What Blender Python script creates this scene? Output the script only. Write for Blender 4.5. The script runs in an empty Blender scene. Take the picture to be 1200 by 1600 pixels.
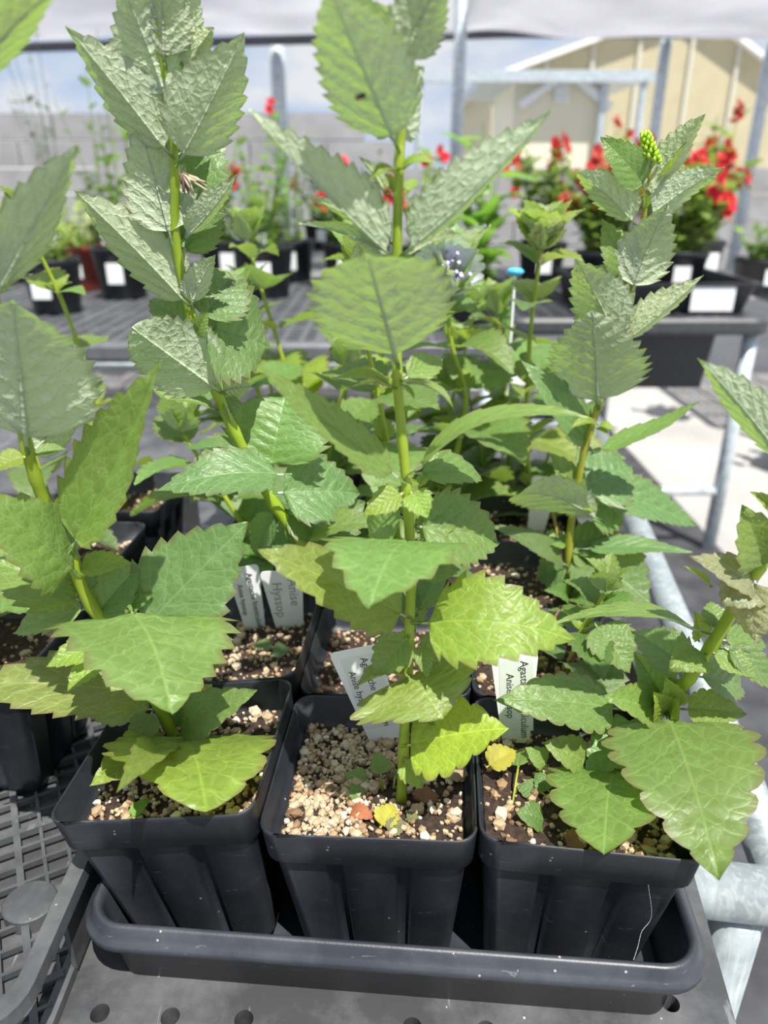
import bpy, bmesh, math, random
import numpy as np
from mathutils import Vector, Matrix, noise as mnoise
R = math.radians
random.seed(7)
scene = bpy.context.scene
COL = scene.collection

# ------------------------------------------------------------------ camera
FPX, PITCH, CAMZ = 1150.0, R(24.0), 0.345
cam_d = bpy.data.cameras.new('camera'); cam = bpy.data.objects.new('camera', cam_d); COL.objects.link(cam)
cam.location = (0, 0, CAMZ); cam.rotation_euler = (R(90) - PITCH, 0, 0)
cam_d.sensor_fit = 'VERTICAL'; cam_d.sensor_height = 24.0; cam_d.sensor_width = 18.0
cam_d.lens = FPX / 1600 * 24.0; cam_d.clip_start = 0.01; cam_d.clip_end = 200
cam_d.dof.use_dof = True; cam_d.dof.focus_distance = 0.345; cam_d.dof.aperture_fstop = 5.2
scene.camera = cam
# ------------------------------------------------------------------ sky, sun, exposure
w = bpy.data.worlds.new('sky'); scene.world = w; w.use_nodes = True
nt = w.node_tree; nt.nodes.clear()
def wn(t, **k):
    n = nt.nodes.new(t)
    for a, b in k.items(): setattr(n, a, b)
    return n
tc = wn('ShaderNodeTexCoord'); mp = wn('ShaderNodeMapping'); mp.inputs['Scale'].default_value = (1.6, 1.6, 4.0)
nz = wn('ShaderNodeTexNoise'); nz.inputs['Scale'].default_value = 2.2; nz.inputs['Detail'].default_value = 8; nz.inputs['Roughness'].default_value = .55
cr = wn('ShaderNodeValToRGB')
cr.color_ramp.elements[0].position = .36; cr.color_ramp.elements[0].color = (.40, .60, .93, 1)
cr.color_ramp.elements[1].position = .56; cr.color_ramp.elements[1].color = (.93, .96, 1.0, 1)
bg = wn('ShaderNodeBackground'); bg.inputs['Strength'].default_value = 0.80
wo = wn('ShaderNodeOutputWorld')
nt.links.new(tc.outputs['Generated'], mp.inputs['Vector']); nt.links.new(mp.outputs['Vector'], nz.inputs['Vector'])
nt.links.new(nz.outputs['Fac'], cr.inputs['Fac']); nt.links.new(cr.outputs['Color'], bg.inputs['Color']); nt.links.new(bg.outputs[0], wo.inputs[0])
sun_d = bpy.data.lights.new('sun', 'SUN'); sun = bpy.data.objects.new('sun', sun_d); COL.objects.link(sun)
sun_d.energy = 7.6; sun_d.angle = R(.6); sun_d.color = (1, .96, .88)
sun_from = Vector((.22, -.42, 1)).normalized()          # high midday sun, slightly behind the photographer
sun.rotation_euler = sun_from.to_track_quat('Z', 'Y').to_euler(); sun.location = (0, -2, 6)
vs = scene.view_settings
vs.view_transform = 'Standard'; vs.look = 'None'; vs.gamma = 1; vs.use_curve_mapping = False; vs.exposure = 0.12

# ------------------------------------------------------------------ geometry helpers
SP, CP = math.sin(PITCH), math.cos(PITCH)
def ray(px, py):
    r, d = (px - 600) / FPX, (py - 800) / FPX
    return Vector((r, CP - d * SP, -SP - d * CP))
def at(px, py, Y):                       # point seen at a pixel, on the vertical plane at distance Y
    d = ray(px, py); return Vector((0, 0, CAMZ)) + d * (Y / d.y)
def on(px, py, z):                       # point seen at a pixel, on a level surface at height z
    d = ray(px, py); return Vector((0, 0, CAMZ)) + d * ((z - CAMZ) / d.z)
def depth(p): return p.y * CP - (p.z - CAMZ) * SP

def link(o, parent=None):
    COL.objects.link(o)
    if parent is not None: o.parent = parent
    return o
def tag(o, label=None, cat=None, group=None, kind=None):
    if label: o['label'] = label
    if cat: o['category'] = cat
    if group: o['group'] = group
    if kind: o['kind'] = kind
    return o
def thing(name, label, cat, loc=(0, 0, 0), rz=0, group=None):
    o = bpy.data.objects.new(name, None); o.location = loc; o.rotation_euler.z = rz
    o.empty_display_size = .02
    COL.objects.link(o); return tag(o, label, cat, group)
def mesh_from(name, V, F, mat=None, smooth=False):
    me = bpy.data.meshes.new(name); me.from_pydata([tuple(v) for v in V], [], F); me.update()
    if mat: me.materials.append(mat)
    if smooth: me.polygons.foreach_set('use_smooth', [True] * len(me.polygons))
    return me
def mobj(name, me, parent=None, loc=(0, 0, 0), rz=0):
    o = bpy.data.objects.new(name, me); o.location = loc; o.rotation_euler.z = rz
    return link(o, parent)
class MB:                                # collects shapes into one mesh
    def __init__(s): s.V = []; s.F = []
    def add(s, V, F):
        n = len(s.V); s.V += [Vector(v) for v in V]; s.F += [tuple(i + n for i in f) for f in F]; return s
    def box(s, c, h, rz=0, M=None):
        c = Vector(c); q = Matrix.Rotation(rz, 3, 'Z') if M is None else M
        V = [c + q @ Vector((x * h[0], y * h[1], z * h[2])) for x in (-1, 1) for y in (-1, 1) for z in (-1, 1)]
        return s.add(V, [(0, 1, 3, 2), (4, 6, 7, 5), (0, 4, 5, 1), (2, 3, 7, 6), (0, 2, 6, 4), (1, 5, 7, 3)])
    def bar(s, a, b, hw, hh, up=Vector((0, 0, 1))):
        a, b = Vector(a), Vector(b); t = (b - a).normalized(); sd = t.cross(up)
        if sd.length < 1e-4: sd = t.cross(Vector((1, 0, 0)))
        sd.normalize(); u = sd.cross(t)
        M = Matrix((t, sd, u)).transposed()
        return s.box((a + b) / 2, ((b - a).length / 2, hw, hh), M=M)
    def tube(s, pts, rad, n=8, cap=True):
        pts = [Vector(p) for p in pts]
        if not hasattr(rad, '__len__'): rad = [rad] * len(pts)
        V, F = [], []; prev = None
        for i, p in enumerate(pts):
            t = (pts[min(i + 1, len(pts) - 1)] - pts[max(i - 1, 0)]).normalized()
            if prev is None:
                a = t.cross(Vector((0, 1, 0)) if abs(t.y) < .9 else Vector((1, 0, 0))).normalized()
            else: a = (prev - t * prev.dot(t)).normalized()
            prev = a; b = t.cross(a)
            for k in range(n):
                an = 2 * math.pi * k / n; V.append(p + (a * math.cos(an) + b * math.sin(an)) * rad[i])
        for i in range(len(pts) - 1):
            for k in range(n):
                k2 = (k + 1) % n; F.append((i * n + k, i * n + k2, (i + 1) * n + k2, (i + 1) * n + k))
        if cap: F.append(tuple(range(n - 1, -1, -1))); F.append(tuple((len(pts) - 1) * n + k for k in range(n)))
        return s.add(V, F)
    def lathe(s, prof, n=32, c=(0, 0, 0)):
        V, F = [], []; m = len(prof); c = Vector(c)
        for k in range(n):
            a = 2 * math.pi * k / n
            for r, z in prof: V.append(c + Vector((r * math.cos(a), r * math.sin(a), z)))
        for k in range(n):
            k2 = (k + 1) % n
            for j in range(m - 1): F.append((k * m + j, k2 * m + j, k2 * m + j + 1, k * m + j + 1))
        return s.add(V, F)
    def build(s, name, mat, parent=None, loc=(0, 0, 0), rz=0, smooth=False):
        return mobj(name, mesh_from(name, s.V, s.F, mat, smooth), parent, loc, rz)
def catmull(P, n):
    P = [Vector(p) for p in P]; Q = [P[0] * 2 - P[1]] + P + [P[-1] * 2 - P[-2]]; out = []
    for i in range(1, len(Q) - 2):
        for k in range(n):
            t = k / n; a, b, c, d = Q[i - 1], Q[i], Q[i + 1], Q[i + 2]
            out.append(.5 * ((2 * b) + (c - a) * t + (2 * a - 5 * b + 4 * c - d) * t * t + (3 * b - a - 3 * c + d) * t ** 3))
    out.append(P[-1]); return out

# ------------------------------------------------------------------ materials
def newmat(name):
    m = bpy.data.materials.new(name); m.use_nodes = True; t = m.node_tree
    return m, t, t.nodes['Principled BSDF']
def N(t, typ, ins=None, **k):
    n = t.nodes.new(typ)
    for a, b in k.items(): setattr(n, a, b)
    if ins:
        for a, b in ins.items():
            if hasattr(b, 'is_output'): t.links.new(b, n.inputs[a])
            else: n.inputs[a].default_value = b
    return n
def math_n(t, op, a, b=0.0, c=None, clamp=False):
    d = {0: a, 1: b}
    if c is not None: d[2] = c
    return N(t, 'ShaderNodeMath', d, operation=op, use_clamp=clamp).outputs[0]
def ramp(t, fac, stops):
    n = t.nodes.new('ShaderNodeValToRGB'); t.links.new(fac, n.inputs['Fac'])
    els = n.color_ramp.elements
    while len(els) < len(stops): els.new(.5)
    for e, (p, c) in zip(els, stops): e.position = p; e.color = (*c, 1)
    return n.outputs['Color']
def mixc(t, fac, a, b, mode='MIX'):
    n = t.nodes.new('ShaderNodeMix'); n.data_type = 'RGBA'; n.blend_type = mode
    for s, v in ((n.inputs[0], fac), (n.inputs[6], a), (n.inputs[7], b)):
        if hasattr(v, 'is_output'): t.links.new(v, s)
        elif isinstance(v, (int, float)): s.default_value = v
        else: s.default_value = (*v, 1)
    return n.outputs[2]

def plain(name, col, rough=.5, metal=0, var=.25, scale=40, bump=.0, spec=.5):
    m, t, b = newmat(name)
    tc = N(t, 'ShaderNodeTexCoord'); nz = N(t, 'ShaderNodeTexNoise', {'Vector': tc.outputs['Object'], 'Scale': scale, 'Detail': 6.0})
    lo = tuple(c * (1 - var) for c in col); hi = tuple(min(1, c * (1 + var)) for c in col)
    t.links.new(ramp(t, nz.outputs['Fac'], [(.3, lo), (.7, hi)]), b.inputs['Base Color'])
    b.inputs['Roughness'].default_value = rough; b.inputs['Metallic'].default_value = metal
    b.inputs['Specular IOR Level'].default_value = spec
    if bump:
        bp = N(t, 'ShaderNodeBump', {'Strength': bump, 'Distance': .002, 'Height': nz.outputs['Fac']}); t.links.new(bp.outputs[0], b.inputs['Normal'])
    return m
def plastic(name, col, rough=.42, dust=.35, scratch=.5):
    m, t, b = newmat(name)
    tc = N(t, 'ShaderNodeTexCoord'); P = tc.outputs['Object']
    n1 = N(t, 'ShaderNodeTexNoise', {'Vector': P, 'Scale': 22.0, 'Detail': 7.0, 'Roughness': .65})
    n2 = N(t, 'ShaderNodeTexNoise', {'Vector': P, 'Scale': 900.0, 'Detail': 2.0})
    mp = N(t, 'ShaderNodeMapping', {'Vector': P, 'Scale': (60, 9, 400), 'Rotation': (.3, .5, .7)})
    n3 = N(t, 'ShaderNodeTexNoise', {'Vector': mp.outputs[0], 'Scale': 1.6, 'Detail': 3.0, 'Distortion': .6})
    sm = ramp(t, n3.outputs['Fac'], [(.69, (0, 0, 0)), (.72, (1, 1, 1))])
    v = N(t, 'ShaderNodeTexVoronoi', {'Vector': P, 'Scale': 150.0, 'Randomness': 1.0})
    sp = math_n(t, 'MULTIPLY', math_n(t, 'LESS_THAN', v.outputs['Distance'], .085), math_n(t, 'GREATER_THAN', n1.outputs['Fac'], .56))
    dm = ramp(t, n1.outputs['Fac'], [(.42, (0, 0, 0)), (.75, (1, 1, 1))])
    base = mixc(t, math_n(t, 'MULTIPLY', dm, dust), col, tuple(min(1, c * 2.2 + .05) for c in col))
    base = mixc(t, math_n(t, 'MULTIPLY', sm, scratch * .35), base, (.3, .31, .33))
    base = mixc(t, math_n(t, 'MULTIPLY', sp, scratch), base, (.45, .43, .38))
    t.links.new(base, b.inputs['Base Color'])
    rr = N(t, 'ShaderNodeMapRange', {0: n1.outputs['Fac'], 3: rough - .08, 4: rough + .18}); t.links.new(rr.outputs[0], b.inputs['Roughness'])
    bp = N(t, 'ShaderNodeBump', {'Strength': .12, 'Distance': .0006, 'Height': n2.outputs['Fac']}); t.links.new(bp.outputs[0], b.inputs['Normal'])
    return m
def leaf_material(name, up, under, trans, veinmix=.35, tw=.4, bump=.55, edge=(.16, .07, .05)):
    m, t, b = newmat(name)
    uv = N(t, 'ShaderNodeUVMap', uv_map='leaf'); s = N(t, 'ShaderNodeSeparateXYZ', {0: uv.outputs[0]})
    u, vv = s.outputs[0], s.outputs[1]
    av = math_n(t, 'ABSOLUTE', math_n(t, 'SUBTRACT', vv, .5))           # 0 midrib .. .5 widest edge
    info = N(t, 'ShaderNodeObjectInfo')
    wob = N(t, 'ShaderNodeTexNoise', {'Vector': uv.outputs[0], 'Scale': 7.0, 'Detail': 2.0})
    off = math_n(t, 'MULTIPLY', math_n(t, 'SUBTRACT', wob.outputs['Fac'], .5), .9)
    q = math_n(t, 'ADD', math_n(t, 'SUBTRACT', math_n(t, 'MULTIPLY', u, 6.4), math_n(t, 'MULTIPLY', av, 4.6)), off)
    fr = math_n(t, 'ABSOLUTE', math_n(t, 'SUBTRACT', math_n(t, 'FRACT', q), .5))
    lat = N(t, 'ShaderNodeMapRange', {0: fr, 1: .0, 2: .065, 3: 1.0, 4: 0.0}, interpolation_type='SMOOTHSTEP').outputs[0]
    mid = N(t, 'ShaderNodeMapRange', {0: av, 1: .0, 2: .022, 3: 1.0, 4: 0.0}, interpolation_type='SMOOTHSTEP').outputs[0]
    vein = math_n(t, 'MAXIMUM', math_n(t, 'MULTIPLY', lat, .8), math_n(t, 'MULTIPLY', mid, .75))
    mp = N(t, 'ShaderNodeMapping', {'Vector': uv.outputs[0], 'Scale': (15, 10, 1)})
    vo = N(t, 'ShaderNodeTexVoronoi', {'Vector': mp.outputs[0], 'Scale': 1.0}, feature='DISTANCE_TO_EDGE')
    net = N(t, 'ShaderNodeMapRange', {0: vo.outputs['Distance'], 1: .0, 2: .14, 3: 1.0, 4: 0.0}, interpolation_type='SMOOTHSTEP').outputs[0]
    pl1 = math_n(t, 'POWER', math_n(t, 'MULTIPLY', fr, 2.0, clamp=True), .5); pl2 = math_n(t, 'POWER', math_n(t, 'MULTIPLY', vo.outputs['Distance'], 2.6, clamp=True), .5)
    h = math_n(t, 'MULTIPLY', math_n(t, 'ADD', math_n(t, 'MULTIPLY', pl1, .75), math_n(t, 'MULTIPLY', pl2, .40)), math_n(t, 'SUBTRACT', 1.0, math_n(t, 'MULTIPLY', mid, .6)))
    tcn = N(t, 'ShaderNodeTexCoord')
    nz = N(t, 'ShaderNodeTexNoise', {'Vector': tcn.outputs['Object'], 'Scale': 120.0, 'Detail': 4.0})
    fine = N(t, 'ShaderNodeTexNoise', {'Vector': tcn.outputs['Object'], 'Scale': 900.0, 'Detail': 2.0})
    geo = N(t, 'ShaderNodeNewGeometry')
    vm = math_n(t, 'MULTIPLY', math_n(t, 'MAXIMUM', vein, math_n(t, 'MULTIPLY', net, .35)), veinmix)
    upc = mixc(t, vm, mixc(t, nz.outputs['Fac'], tuple(c * .8 for c in up), tuple(c * 1.2 for c in up)), tuple(min(1, c * 1.9 + .05) for c in up))
    spk = math_n(t, 'MULTIPLY', math_n(t, 'GREATER_THAN', fine.outputs['Fac'], .70), .45)
    upc = mixc(t, spk, upc, (.42, .48, .34))
    unc = mixc(t, math_n(t, 'MULTIPLY', vm, .9), under, tuple(min(1, c * 1.45 + .04) for c in under))
    hue = N(t, 'ShaderNodeHueSaturation', {'Hue': N(t, 'ShaderNodeMapRange', {0: info.outputs['Random'], 3: .485, 4: .515}).outputs[0],
            'Value': N(t, 'ShaderNodeMapRange', {0: info.outputs['Random'], 3: .9, 4: 1.12}).outputs[0], 'Color': mixc(t, geo.outputs['Backfacing'], upc, unc)})
    col = mixc(t, 1.0, hue.outputs[0], info.outputs['Color'], 'MULTIPLY')
    ea = N(t, 'ShaderNodeAttribute', attribute_name='edge')
    ef = N(t, 'ShaderNodeMapRange', {0: ea.outputs['Fac'], 1: .90, 2: 1.0, 3: 0.0, 4: .55}).outputs[0]
    col = mixc(t, ef, col, edge)
    t.links.new(col, b.inputs['Base Color'])
    b.inputs['Roughness'].default_value = .44; b.inputs['Specular IOR Level'].default_value = .65
    hh = math_n(t, 'ADD', h, math_n(t, 'MULTIPLY', fine.outputs['Fac'], .12))
    bp = N(t, 'ShaderNodeBump', {'Strength': math_n(t, 'MULTIPLY_ADD', geo.outputs['Backfacing'], bump * .6, bump * .55), 'Distance': .0016, 'Height': hh}); t.links.new(bp.outputs[0], b.inputs['Normal'])
    tr = N(t, 'ShaderNodeBsdfTranslucent', {'Color': mixc(t, 1.0, mixc(t, vm, trans, tuple(min(1, c * 1.25) for c in trans)), info.outputs['Color'], 'MULTIPLY'), 'Normal': bp.outputs[0]})
    mx = N(t, 'ShaderNodeMixShader', {0: tw, 1: b.outputs[0], 2: tr.outputs[0]})
    t.links.new(mx.outputs[0], t.nodes['Material Output'].inputs['Surface'])
    return m
def tint_material(name, col, rough=.5, tw=0.0, var=.2, scale=60):
    m, t, b = newmat(name); info = N(t, 'ShaderNodeObjectInfo')
    tc = N(t, 'ShaderNodeTexCoord'); nz = N(t, 'ShaderNodeTexNoise', {'Vector': tc.outputs['Object'], 'Scale': scale, 'Detail': 4.0})
    c = mixc(t, nz.outputs['Fac'], tuple(x * (1 - var) for x in col), tuple(min(1, x * (1 + var)) for x in col))
    c = mixc(t, 1.0, c, info.outputs['Color'], 'MULTIPLY'); t.links.new(c, b.inputs['Base Color']); b.inputs['Roughness'].default_value = rough
    if tw:
        tr = N(t, 'ShaderNodeBsdfTranslucent', {'Color': c}); mx = N(t, 'ShaderNodeMixShader', {0: tw, 1: b.outputs[0], 2: tr.outputs[0]})
        t.links.new(mx.outputs[0], t.nodes['Material Output'].inputs['Surface'])
    return m
def galvanised(name):
    m, t, b = newmat(name); tc = N(t, 'ShaderNodeTexCoord'); P = tc.outputs['Object']
    n1 = N(t, 'ShaderNodeTexNoise', {'Vector': P, 'Scale': 30.0, 'Detail': 8.0, 'Roughness': .7})
    mp = N(t, 'ShaderNodeMapping', {'Vector': P, 'Scale': (160, 160, 14)}); n2 = N(t, 'ShaderNodeTexNoise', {'Vector': mp.outputs[0], 'Scale': 1.0, 'Detail': 4.0, 'Distortion': 1.0})
    c = ramp(t, n1.outputs['Fac'], [(.3, (.20, .24, .26)), (.65, (.38, .43, .45))])
    c = mixc(t, math_n(t, 'MULTIPLY', ramp(t, n2.outputs['Fac'], [(.5, (0, 0, 0)), (.65, (1, 1, 1))]), .5), c, (.56, .58, .58))
    n4 = N(t, 'ShaderNodeTexNoise', {'Vector': P, 'Scale': 45.0, 'Detail': 3.0})
    c = mixc(t, ramp(t, n4.outputs['Fac'], [(.71, (0, 0, 0)), (.76, (.8, .8, .8))]), c, (.32, .17, .06))
    t.links.new(c, b.inputs['Base Color']); b.inputs['Metallic'].default_value = .35; b.inputs['Roughness'].default_value = .42
    return m

M_pot = plastic('black pot plastic', (.009, .0115, .017), .44, .22, .45)
M_tray = plastic('black tray plastic', (.024, .028, .037), .36, .40, .7)
M_mesh = plastic('grey mesh plastic', (.050, .052, .056), .45, .6, .5)
M_bench = plastic('dark bench plastic', (.046, .047, .051), .40, .75, 1.0)
M_far_black = plain('far black plastic', (.014, .016, .022), .45)
M_far_bench = plain('far bench plastic', (.10, .105, .115), .42, var=.2)
M_terra = plain('terracotta plastic', (.26, .045, .03), .5)
M_galv = galvanised('galvanised steel')
M_galv_far = plain('far galvanised steel', (.50, .56, .60), .45, .25)
M_white = plain('white plastic', (.80, .82, .84), .4, var=.05)
M_sticker = plain('paper sticker', (.70, .74, .72), .55, var=.05)
M_ink = plain('black ink', (.03, .03, .035), .6, var=.1)
M_inkp = plain('faded ink', (.34, .35, .36), .6, var=.1)
M_conc = None
M_leaf = leaf_material('herb leaf', (.135, .228, .055), (.47, .55, .39), (.28, .45, .05), veinmix=.50)
M_leaf2 = leaf_material('bedding leaf', (.14, .24, .05), (.2, .28, .12), (.3, .5, .08), veinmix=.2, bump=.3)
M_stem = tint_material('herb stem', (.26, .35, .03), .45, 0, .25, 90)
M_red = tint_material('red petal', (.56, .008, .02), .5, .3)
M_dry = tint_material('dry leaf', (.24, .13, .075), .7, .2, .4, 200)
M_cream = plain('cream cladding', (.46, .41, .27), .6, var=.06, scale=3)
M_frame_w = plain('white painted steel', (.82, .83, .84), .45, var=.05)
M_brown = plain('brown withered flower', (.16, .07, .07), .7)
M_straw = plain('straw withered flower', (.42, .36, .24), .7)
M_blue = plain('sky blue plastic', (.06, .45, .85), .4)

# ------------------------------------------------------------------ ground
GZ = -0.75
def concrete():
    m, t, b = newmat('sunlit concrete'); tc = N(t, 'ShaderNodeTexCoord'); P = tc.outputs['Object']
    n1 = N(t, 'ShaderNodeTexNoise', {'Vector': P, 'Scale': 1.7, 'Detail': 9.0, 'Roughness': .6}); n2 = N(t, 'ShaderNodeTexNoise', {'Vector': P, 'Scale': 60.0, 'Detail': 5.0})
    c = ramp(t, n1.outputs['Fac'], [(.3, (.27, .26, .255)), (.62, (.43, .42, .41))]); c = mixc(t, math_n(t, 'MULTIPLY', n2.outputs['Fac'], .3), c, (.42, .41, .39))
    t.links.new(c, b.inputs['Base Color']); b.inputs['Roughness'].default_value = .85
    bp = N(t, 'ShaderNodeBump', {'Strength': .3, 'Distance': .003, 'Height': n2.outputs['Fac']}); t.links.new(bp.outputs[0], b.inputs['Normal']); return m
M_conc = concrete()
M_weed = plain('black weed mat', (.045, .046, .052), .75, var=.45, scale=14, bump=.4)
tag(MB().box((0, 18, GZ - .05), (30, 24, .05)).build('floor', M_conc), kind='structure')
tag(MB().box((-2.9, 1.2, GZ + .002), (4.0, 3.0, .004)).build('weed_mat', M_weed), kind='structure')

# ------------------------------------------------------------------ bench under the tray
BA = R(-8)                                     # the bench runs off to the right at the back
bench = thing('nursery_bench', 'dark plastic bench on galvanised pipes carrying the nursery tray of potted herbs', 'bench', (0, .3, GZ))
bd = Vector((math.sin(-BA), math.cos(BA), 0)); br = Vector((bd.y, -bd.x, 0))
def bench_top():
    bm = bmesh.new(); edges = []
    c0 = Vector((.146, .12, 0))
    quad = [c0, c0 + bd * 1.0, c0 + bd * 1.0 - br * .9, c0 - br * .9]
    vs_ = [bm.verts.new(v) for v in quad]
    edges += [bm.edges.new((vs_[i], vs_[(i + 1) % 4])) for i in range(4)]
    walls = []
    holes = [on(px, py, 0) for px, py in ((156, 1583), (266, 1589), (381, 1593), (1047, 1567))]
    r0 = .0043
    step = (holes[2] - holes[0]) / 2
    holes += [holes[2] + step * k for k in (2.3, 3.3)]
    for h in holes:
        ring = [bm.verts.new(h + Vector((r0 * math.cos(a), r0 * math.sin(a), 0))) for a in [2 * math.pi * k / 20 for k in range(20)]]
        edges += [bm.edges.new((ring[i], ring[(i + 1) % 20])) for i in range(20)]; walls.append(ring)
    bmesh.ops.triangle_fill(bm, use_beauty=True, use_dissolve=False, edges=edges)
    for ring in walls:
        low = [bm.verts.new(v.co * .999 + Vector((0, 0, -.012)) + Vector((v.co.x, v.co.y, 0)) * .001) for v in ring]
        for i in range(20): bm.faces.new((ring[i], ring[(i + 1) % 20], low[(i + 1) % 20], low[i]))
    low = [bm.verts.new(v + Vector((0, 0, -.02))) for v in quad]
    for i in range(4): bm.faces.new((vs_[i], low[i], low[(i + 1) % 4], vs_[(i + 1) % 4]))
    bm.faces.new(low)
    bmesh.ops.recalc_face_normals(bm, faces=bm.faces)
    for v in bm.verts: v.co -= Vector((0, .3, GZ))
    me = bpy.data.meshes.new('bench_top'); bm.to_mesh(me); bm.free(); me.materials.append(M_bench)
    return mobj('bench_top', me, bench)
bench_top()
off = Vector((0, .3, GZ))
c1 = on(1150, 1388, -.035); c1.z = -.038
rail0 = c1 + br * .030 - bd * .0
def pipe(name, a, b, r): return MB().tube([Vector(a) - off, Vector(b) - off], r, 20).build(name, M_galv, bench, smooth=True)
pipe('cross_pipe', c1 - br * .75, c1 + br * .075, .0165)
pipe('side_rail', rail0 - bd * .01 + Vector((0, 0, .0)), rail0 + bd * .95, .0145)
lg = c1 + br * .005 + Vector((0, 0, -.016))
pipe('leg', lg, Vector((lg.x, lg.y, GZ)), .0145)
for a in (c1 - br * .7 + Vector((0, 0, -.016)), c1 + br * .02 + bd * .9 + Vector((0, 0, -.016)), c1 - br * .7 + bd * .9 + Vector((0, 0, -.016))):
    pipe('leg', a, Vector((a.x, a.y, GZ)), .0145)
pipe('cross_pipe', c1 - br * .75 + bd * .9, c1 + br * .04 + bd * .9, .0165)

# ------------------------------------------------------------------ nursery tray (holds the square pots)
TA = R(-4.5)
td = Vector((-math.sin(TA), math.cos(TA), 0)); tr_ = Vector((math.cos(TA), math.sin(TA), 0))
fl = on(600, 1492, .055)                       # middle of the front lip
TW, TL = .1415, .262
tc0 = Vector((.0000, .2100, 0)) + td * TL
def rrect(hx, hy, r, n=7):
    out = []
    for cx, cy, a0 in ((hx - r, hy - r, 0), (-hx + r, hy - r, 90), (-hx + r, -hy + r, 180), (hx - r, -hy + r, 270)):
        for k in range(n + 1):
            a = R(a0 + 90 * k / n); out.append(Vector((cx + r * math.cos(a), cy + r * math.sin(a), 0)))
    return out
def loft(rings, close_first=True, close_last=True):
    mb = MB(); n = len(rings[0]); V = [v for r in rings for v in r]; F = []
    for i in range(len(rings) - 1):
        for k in range(n):
            k2 = (k + 1) % n; F.append((i * n + k, i * n + k2, (i + 1) * n + k2, (i + 1) * n + k))
    if close_first: F.append(tuple(range(n - 1, -1, -1)))
    if close_last: F.append(tuple((len(rings) - 1) * n + k for k in range(n)))
    return mb.add(V, F)
def up(ring, z): return [v + Vector((0, 0, z)) for v in ring]
tray = thing('nursery_tray', 'long black plastic tray with rolled lip holding rows of square pots', 'tray', tc0, TA)
prof = [(a * (.65 if a < -.0056 else 1), b * .80) for a, b in [(-.020, .0015), (-.0195, .004), (-.0135, .048), (-.0125, .0515), (-.0105, .0535), (-.0055, .0535), (-.0042, .0525), (-.0030, .0490), (-.0018, .0465), (-.0004, .0455), (0, .0435), (-.0002, .0405), (-.0014, .0405), (-.0018, .0435), (-.004, .046), (-.0085, .0495), (-.0125, .046), (-.0185, .0)]]
rings = []
rings.append(up(rrect(TW - .03, TL - .03, .012), .0012))
for o, z in prof: rings.append(up(rrect(TW + o, TL + o, max(.006, .022 + o * .9)), z))
o_ = loft(rings, True, True)
b_ = o_.build('tray_shell', M_tray, tray, smooth=True)
md = b_.modifiers.new('weighted', 'WEIGHTED_NORMAL')

# ------------------------------------------------------------------ square pots
RIM = .095; SOIL = .0775; PW = .0453
def side_profile(hx, r, groove, gd):
    """rounded square ring; two shallow grooves pressed into each side"""
    pts = []
    for q in range(4):
        M = Matrix.Rotation(q * math.pi / 2, 3, 'Z')
        L = hx - r
        ss = [-L, -.46 * hx, -.42 * hx, -.30 * hx, -.26 * hx, 0, .26 * hx, .30 * hx, .42 * hx, .46 * hx]
        for s in ss:
            d = gd if (.27 * hx < abs(s) < .45 * hx) else 0
            pts.append(M @ Vector((s, -(hx - d), 0)))
        for k in range(0, 6):
            a = R(-90 + 90 * k / 5); c = Vector((hx - r, -(hx - r), 0)); pts.append(M @ (c + Vector((math.cos(a), math.sin(a), 0)) * r))
    return pts
def make_pot_meshes():
    z0 = .003
    R_ = []
    R_.append(up(side_profile(.026, .006, 0, 0), z0))
    for hx, z, gd in ((.0335, z0, .0), (.0340, z0 + .003, .0032), (.0410, .073, .0036), (.0416, .0755, .0)):
        R_.append(up(side_profile(hx, .007, 0, gd), z))
    for hx, z in ((.0440, .0775), (.0450, .0925), (.0453, .0945), (.0448, .0952), (.0442, .0945), (.0436, .080), (.0408, .0775), (.0366, .0735), (.0312, .02), (.0298, .008)):
        R_.append(up(side_profile(hx, .0085, 0, 0), z))
    body = loft(R_, True, True)
    me = mesh_from('pot', body.V, body.F, M_pot, True)
    return me
POT_ME = make_pot_meshes()
def pot_center(i, j):
    return Vector((-.0040, .2720, 0)) + tr_ * (i - 1) * .0940 + td * j * .0945

def pot_matrix(i):                              # outer pots lean outwards against the tray, as they stand in the photograph
    return (Matrix.Translation((0, 0, RIM + (.0034, .0005, .0014)[i])) @ Matrix.Rotation(R((-8, -2, 3)[i]), 4, td) @ Matrix.Translation((0, 0, -RIM))
            @ Matrix.Rotation(TA, 4, 'Z') @ Matrix.Diagonal((1.035, 1.035, 1, 1)))
# what a leaf may not pass through: pots, soil, labels, and the stems and leaves of other plants
from mathutils.bvhtree import BVHTree
OBST = []; _MC = {}
def mesh_cache(me):
    k = me.name
    if k not in _MC:
        co = np.empty(len(me.vertices) * 3); me.vertices.foreach_get('co', co); _MC[k] = (co.reshape(-1, 3), [tuple(p.vertices) for p in me.polygons])
    return _MC[k]
def world_shape(me, M):
    co, F = mesh_cache(me); A = np.array(M); return co @ A[:3, :3].T + A[:3, 3], F
def register(me, M, owner):
    co, F = world_shape(me, M); OBST.append((co.min(0), co.max(0), BVHTree.FromPolygons(co.tolist(), F), owner))
def clashes(me, M, owner):
    co, F = world_shape(me, M); lo, hi = co.min(0), co.max(0); tree = None; n = 0
    for l, h, t, ow in OBST:
        if ow == owner or (l > hi).any() or (h < lo).any(): continue
        if tree is None: tree = BVHTree.FromPolygons(co.tolist(), F)
        n += len(tree.overlap(t))
    return n
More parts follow.
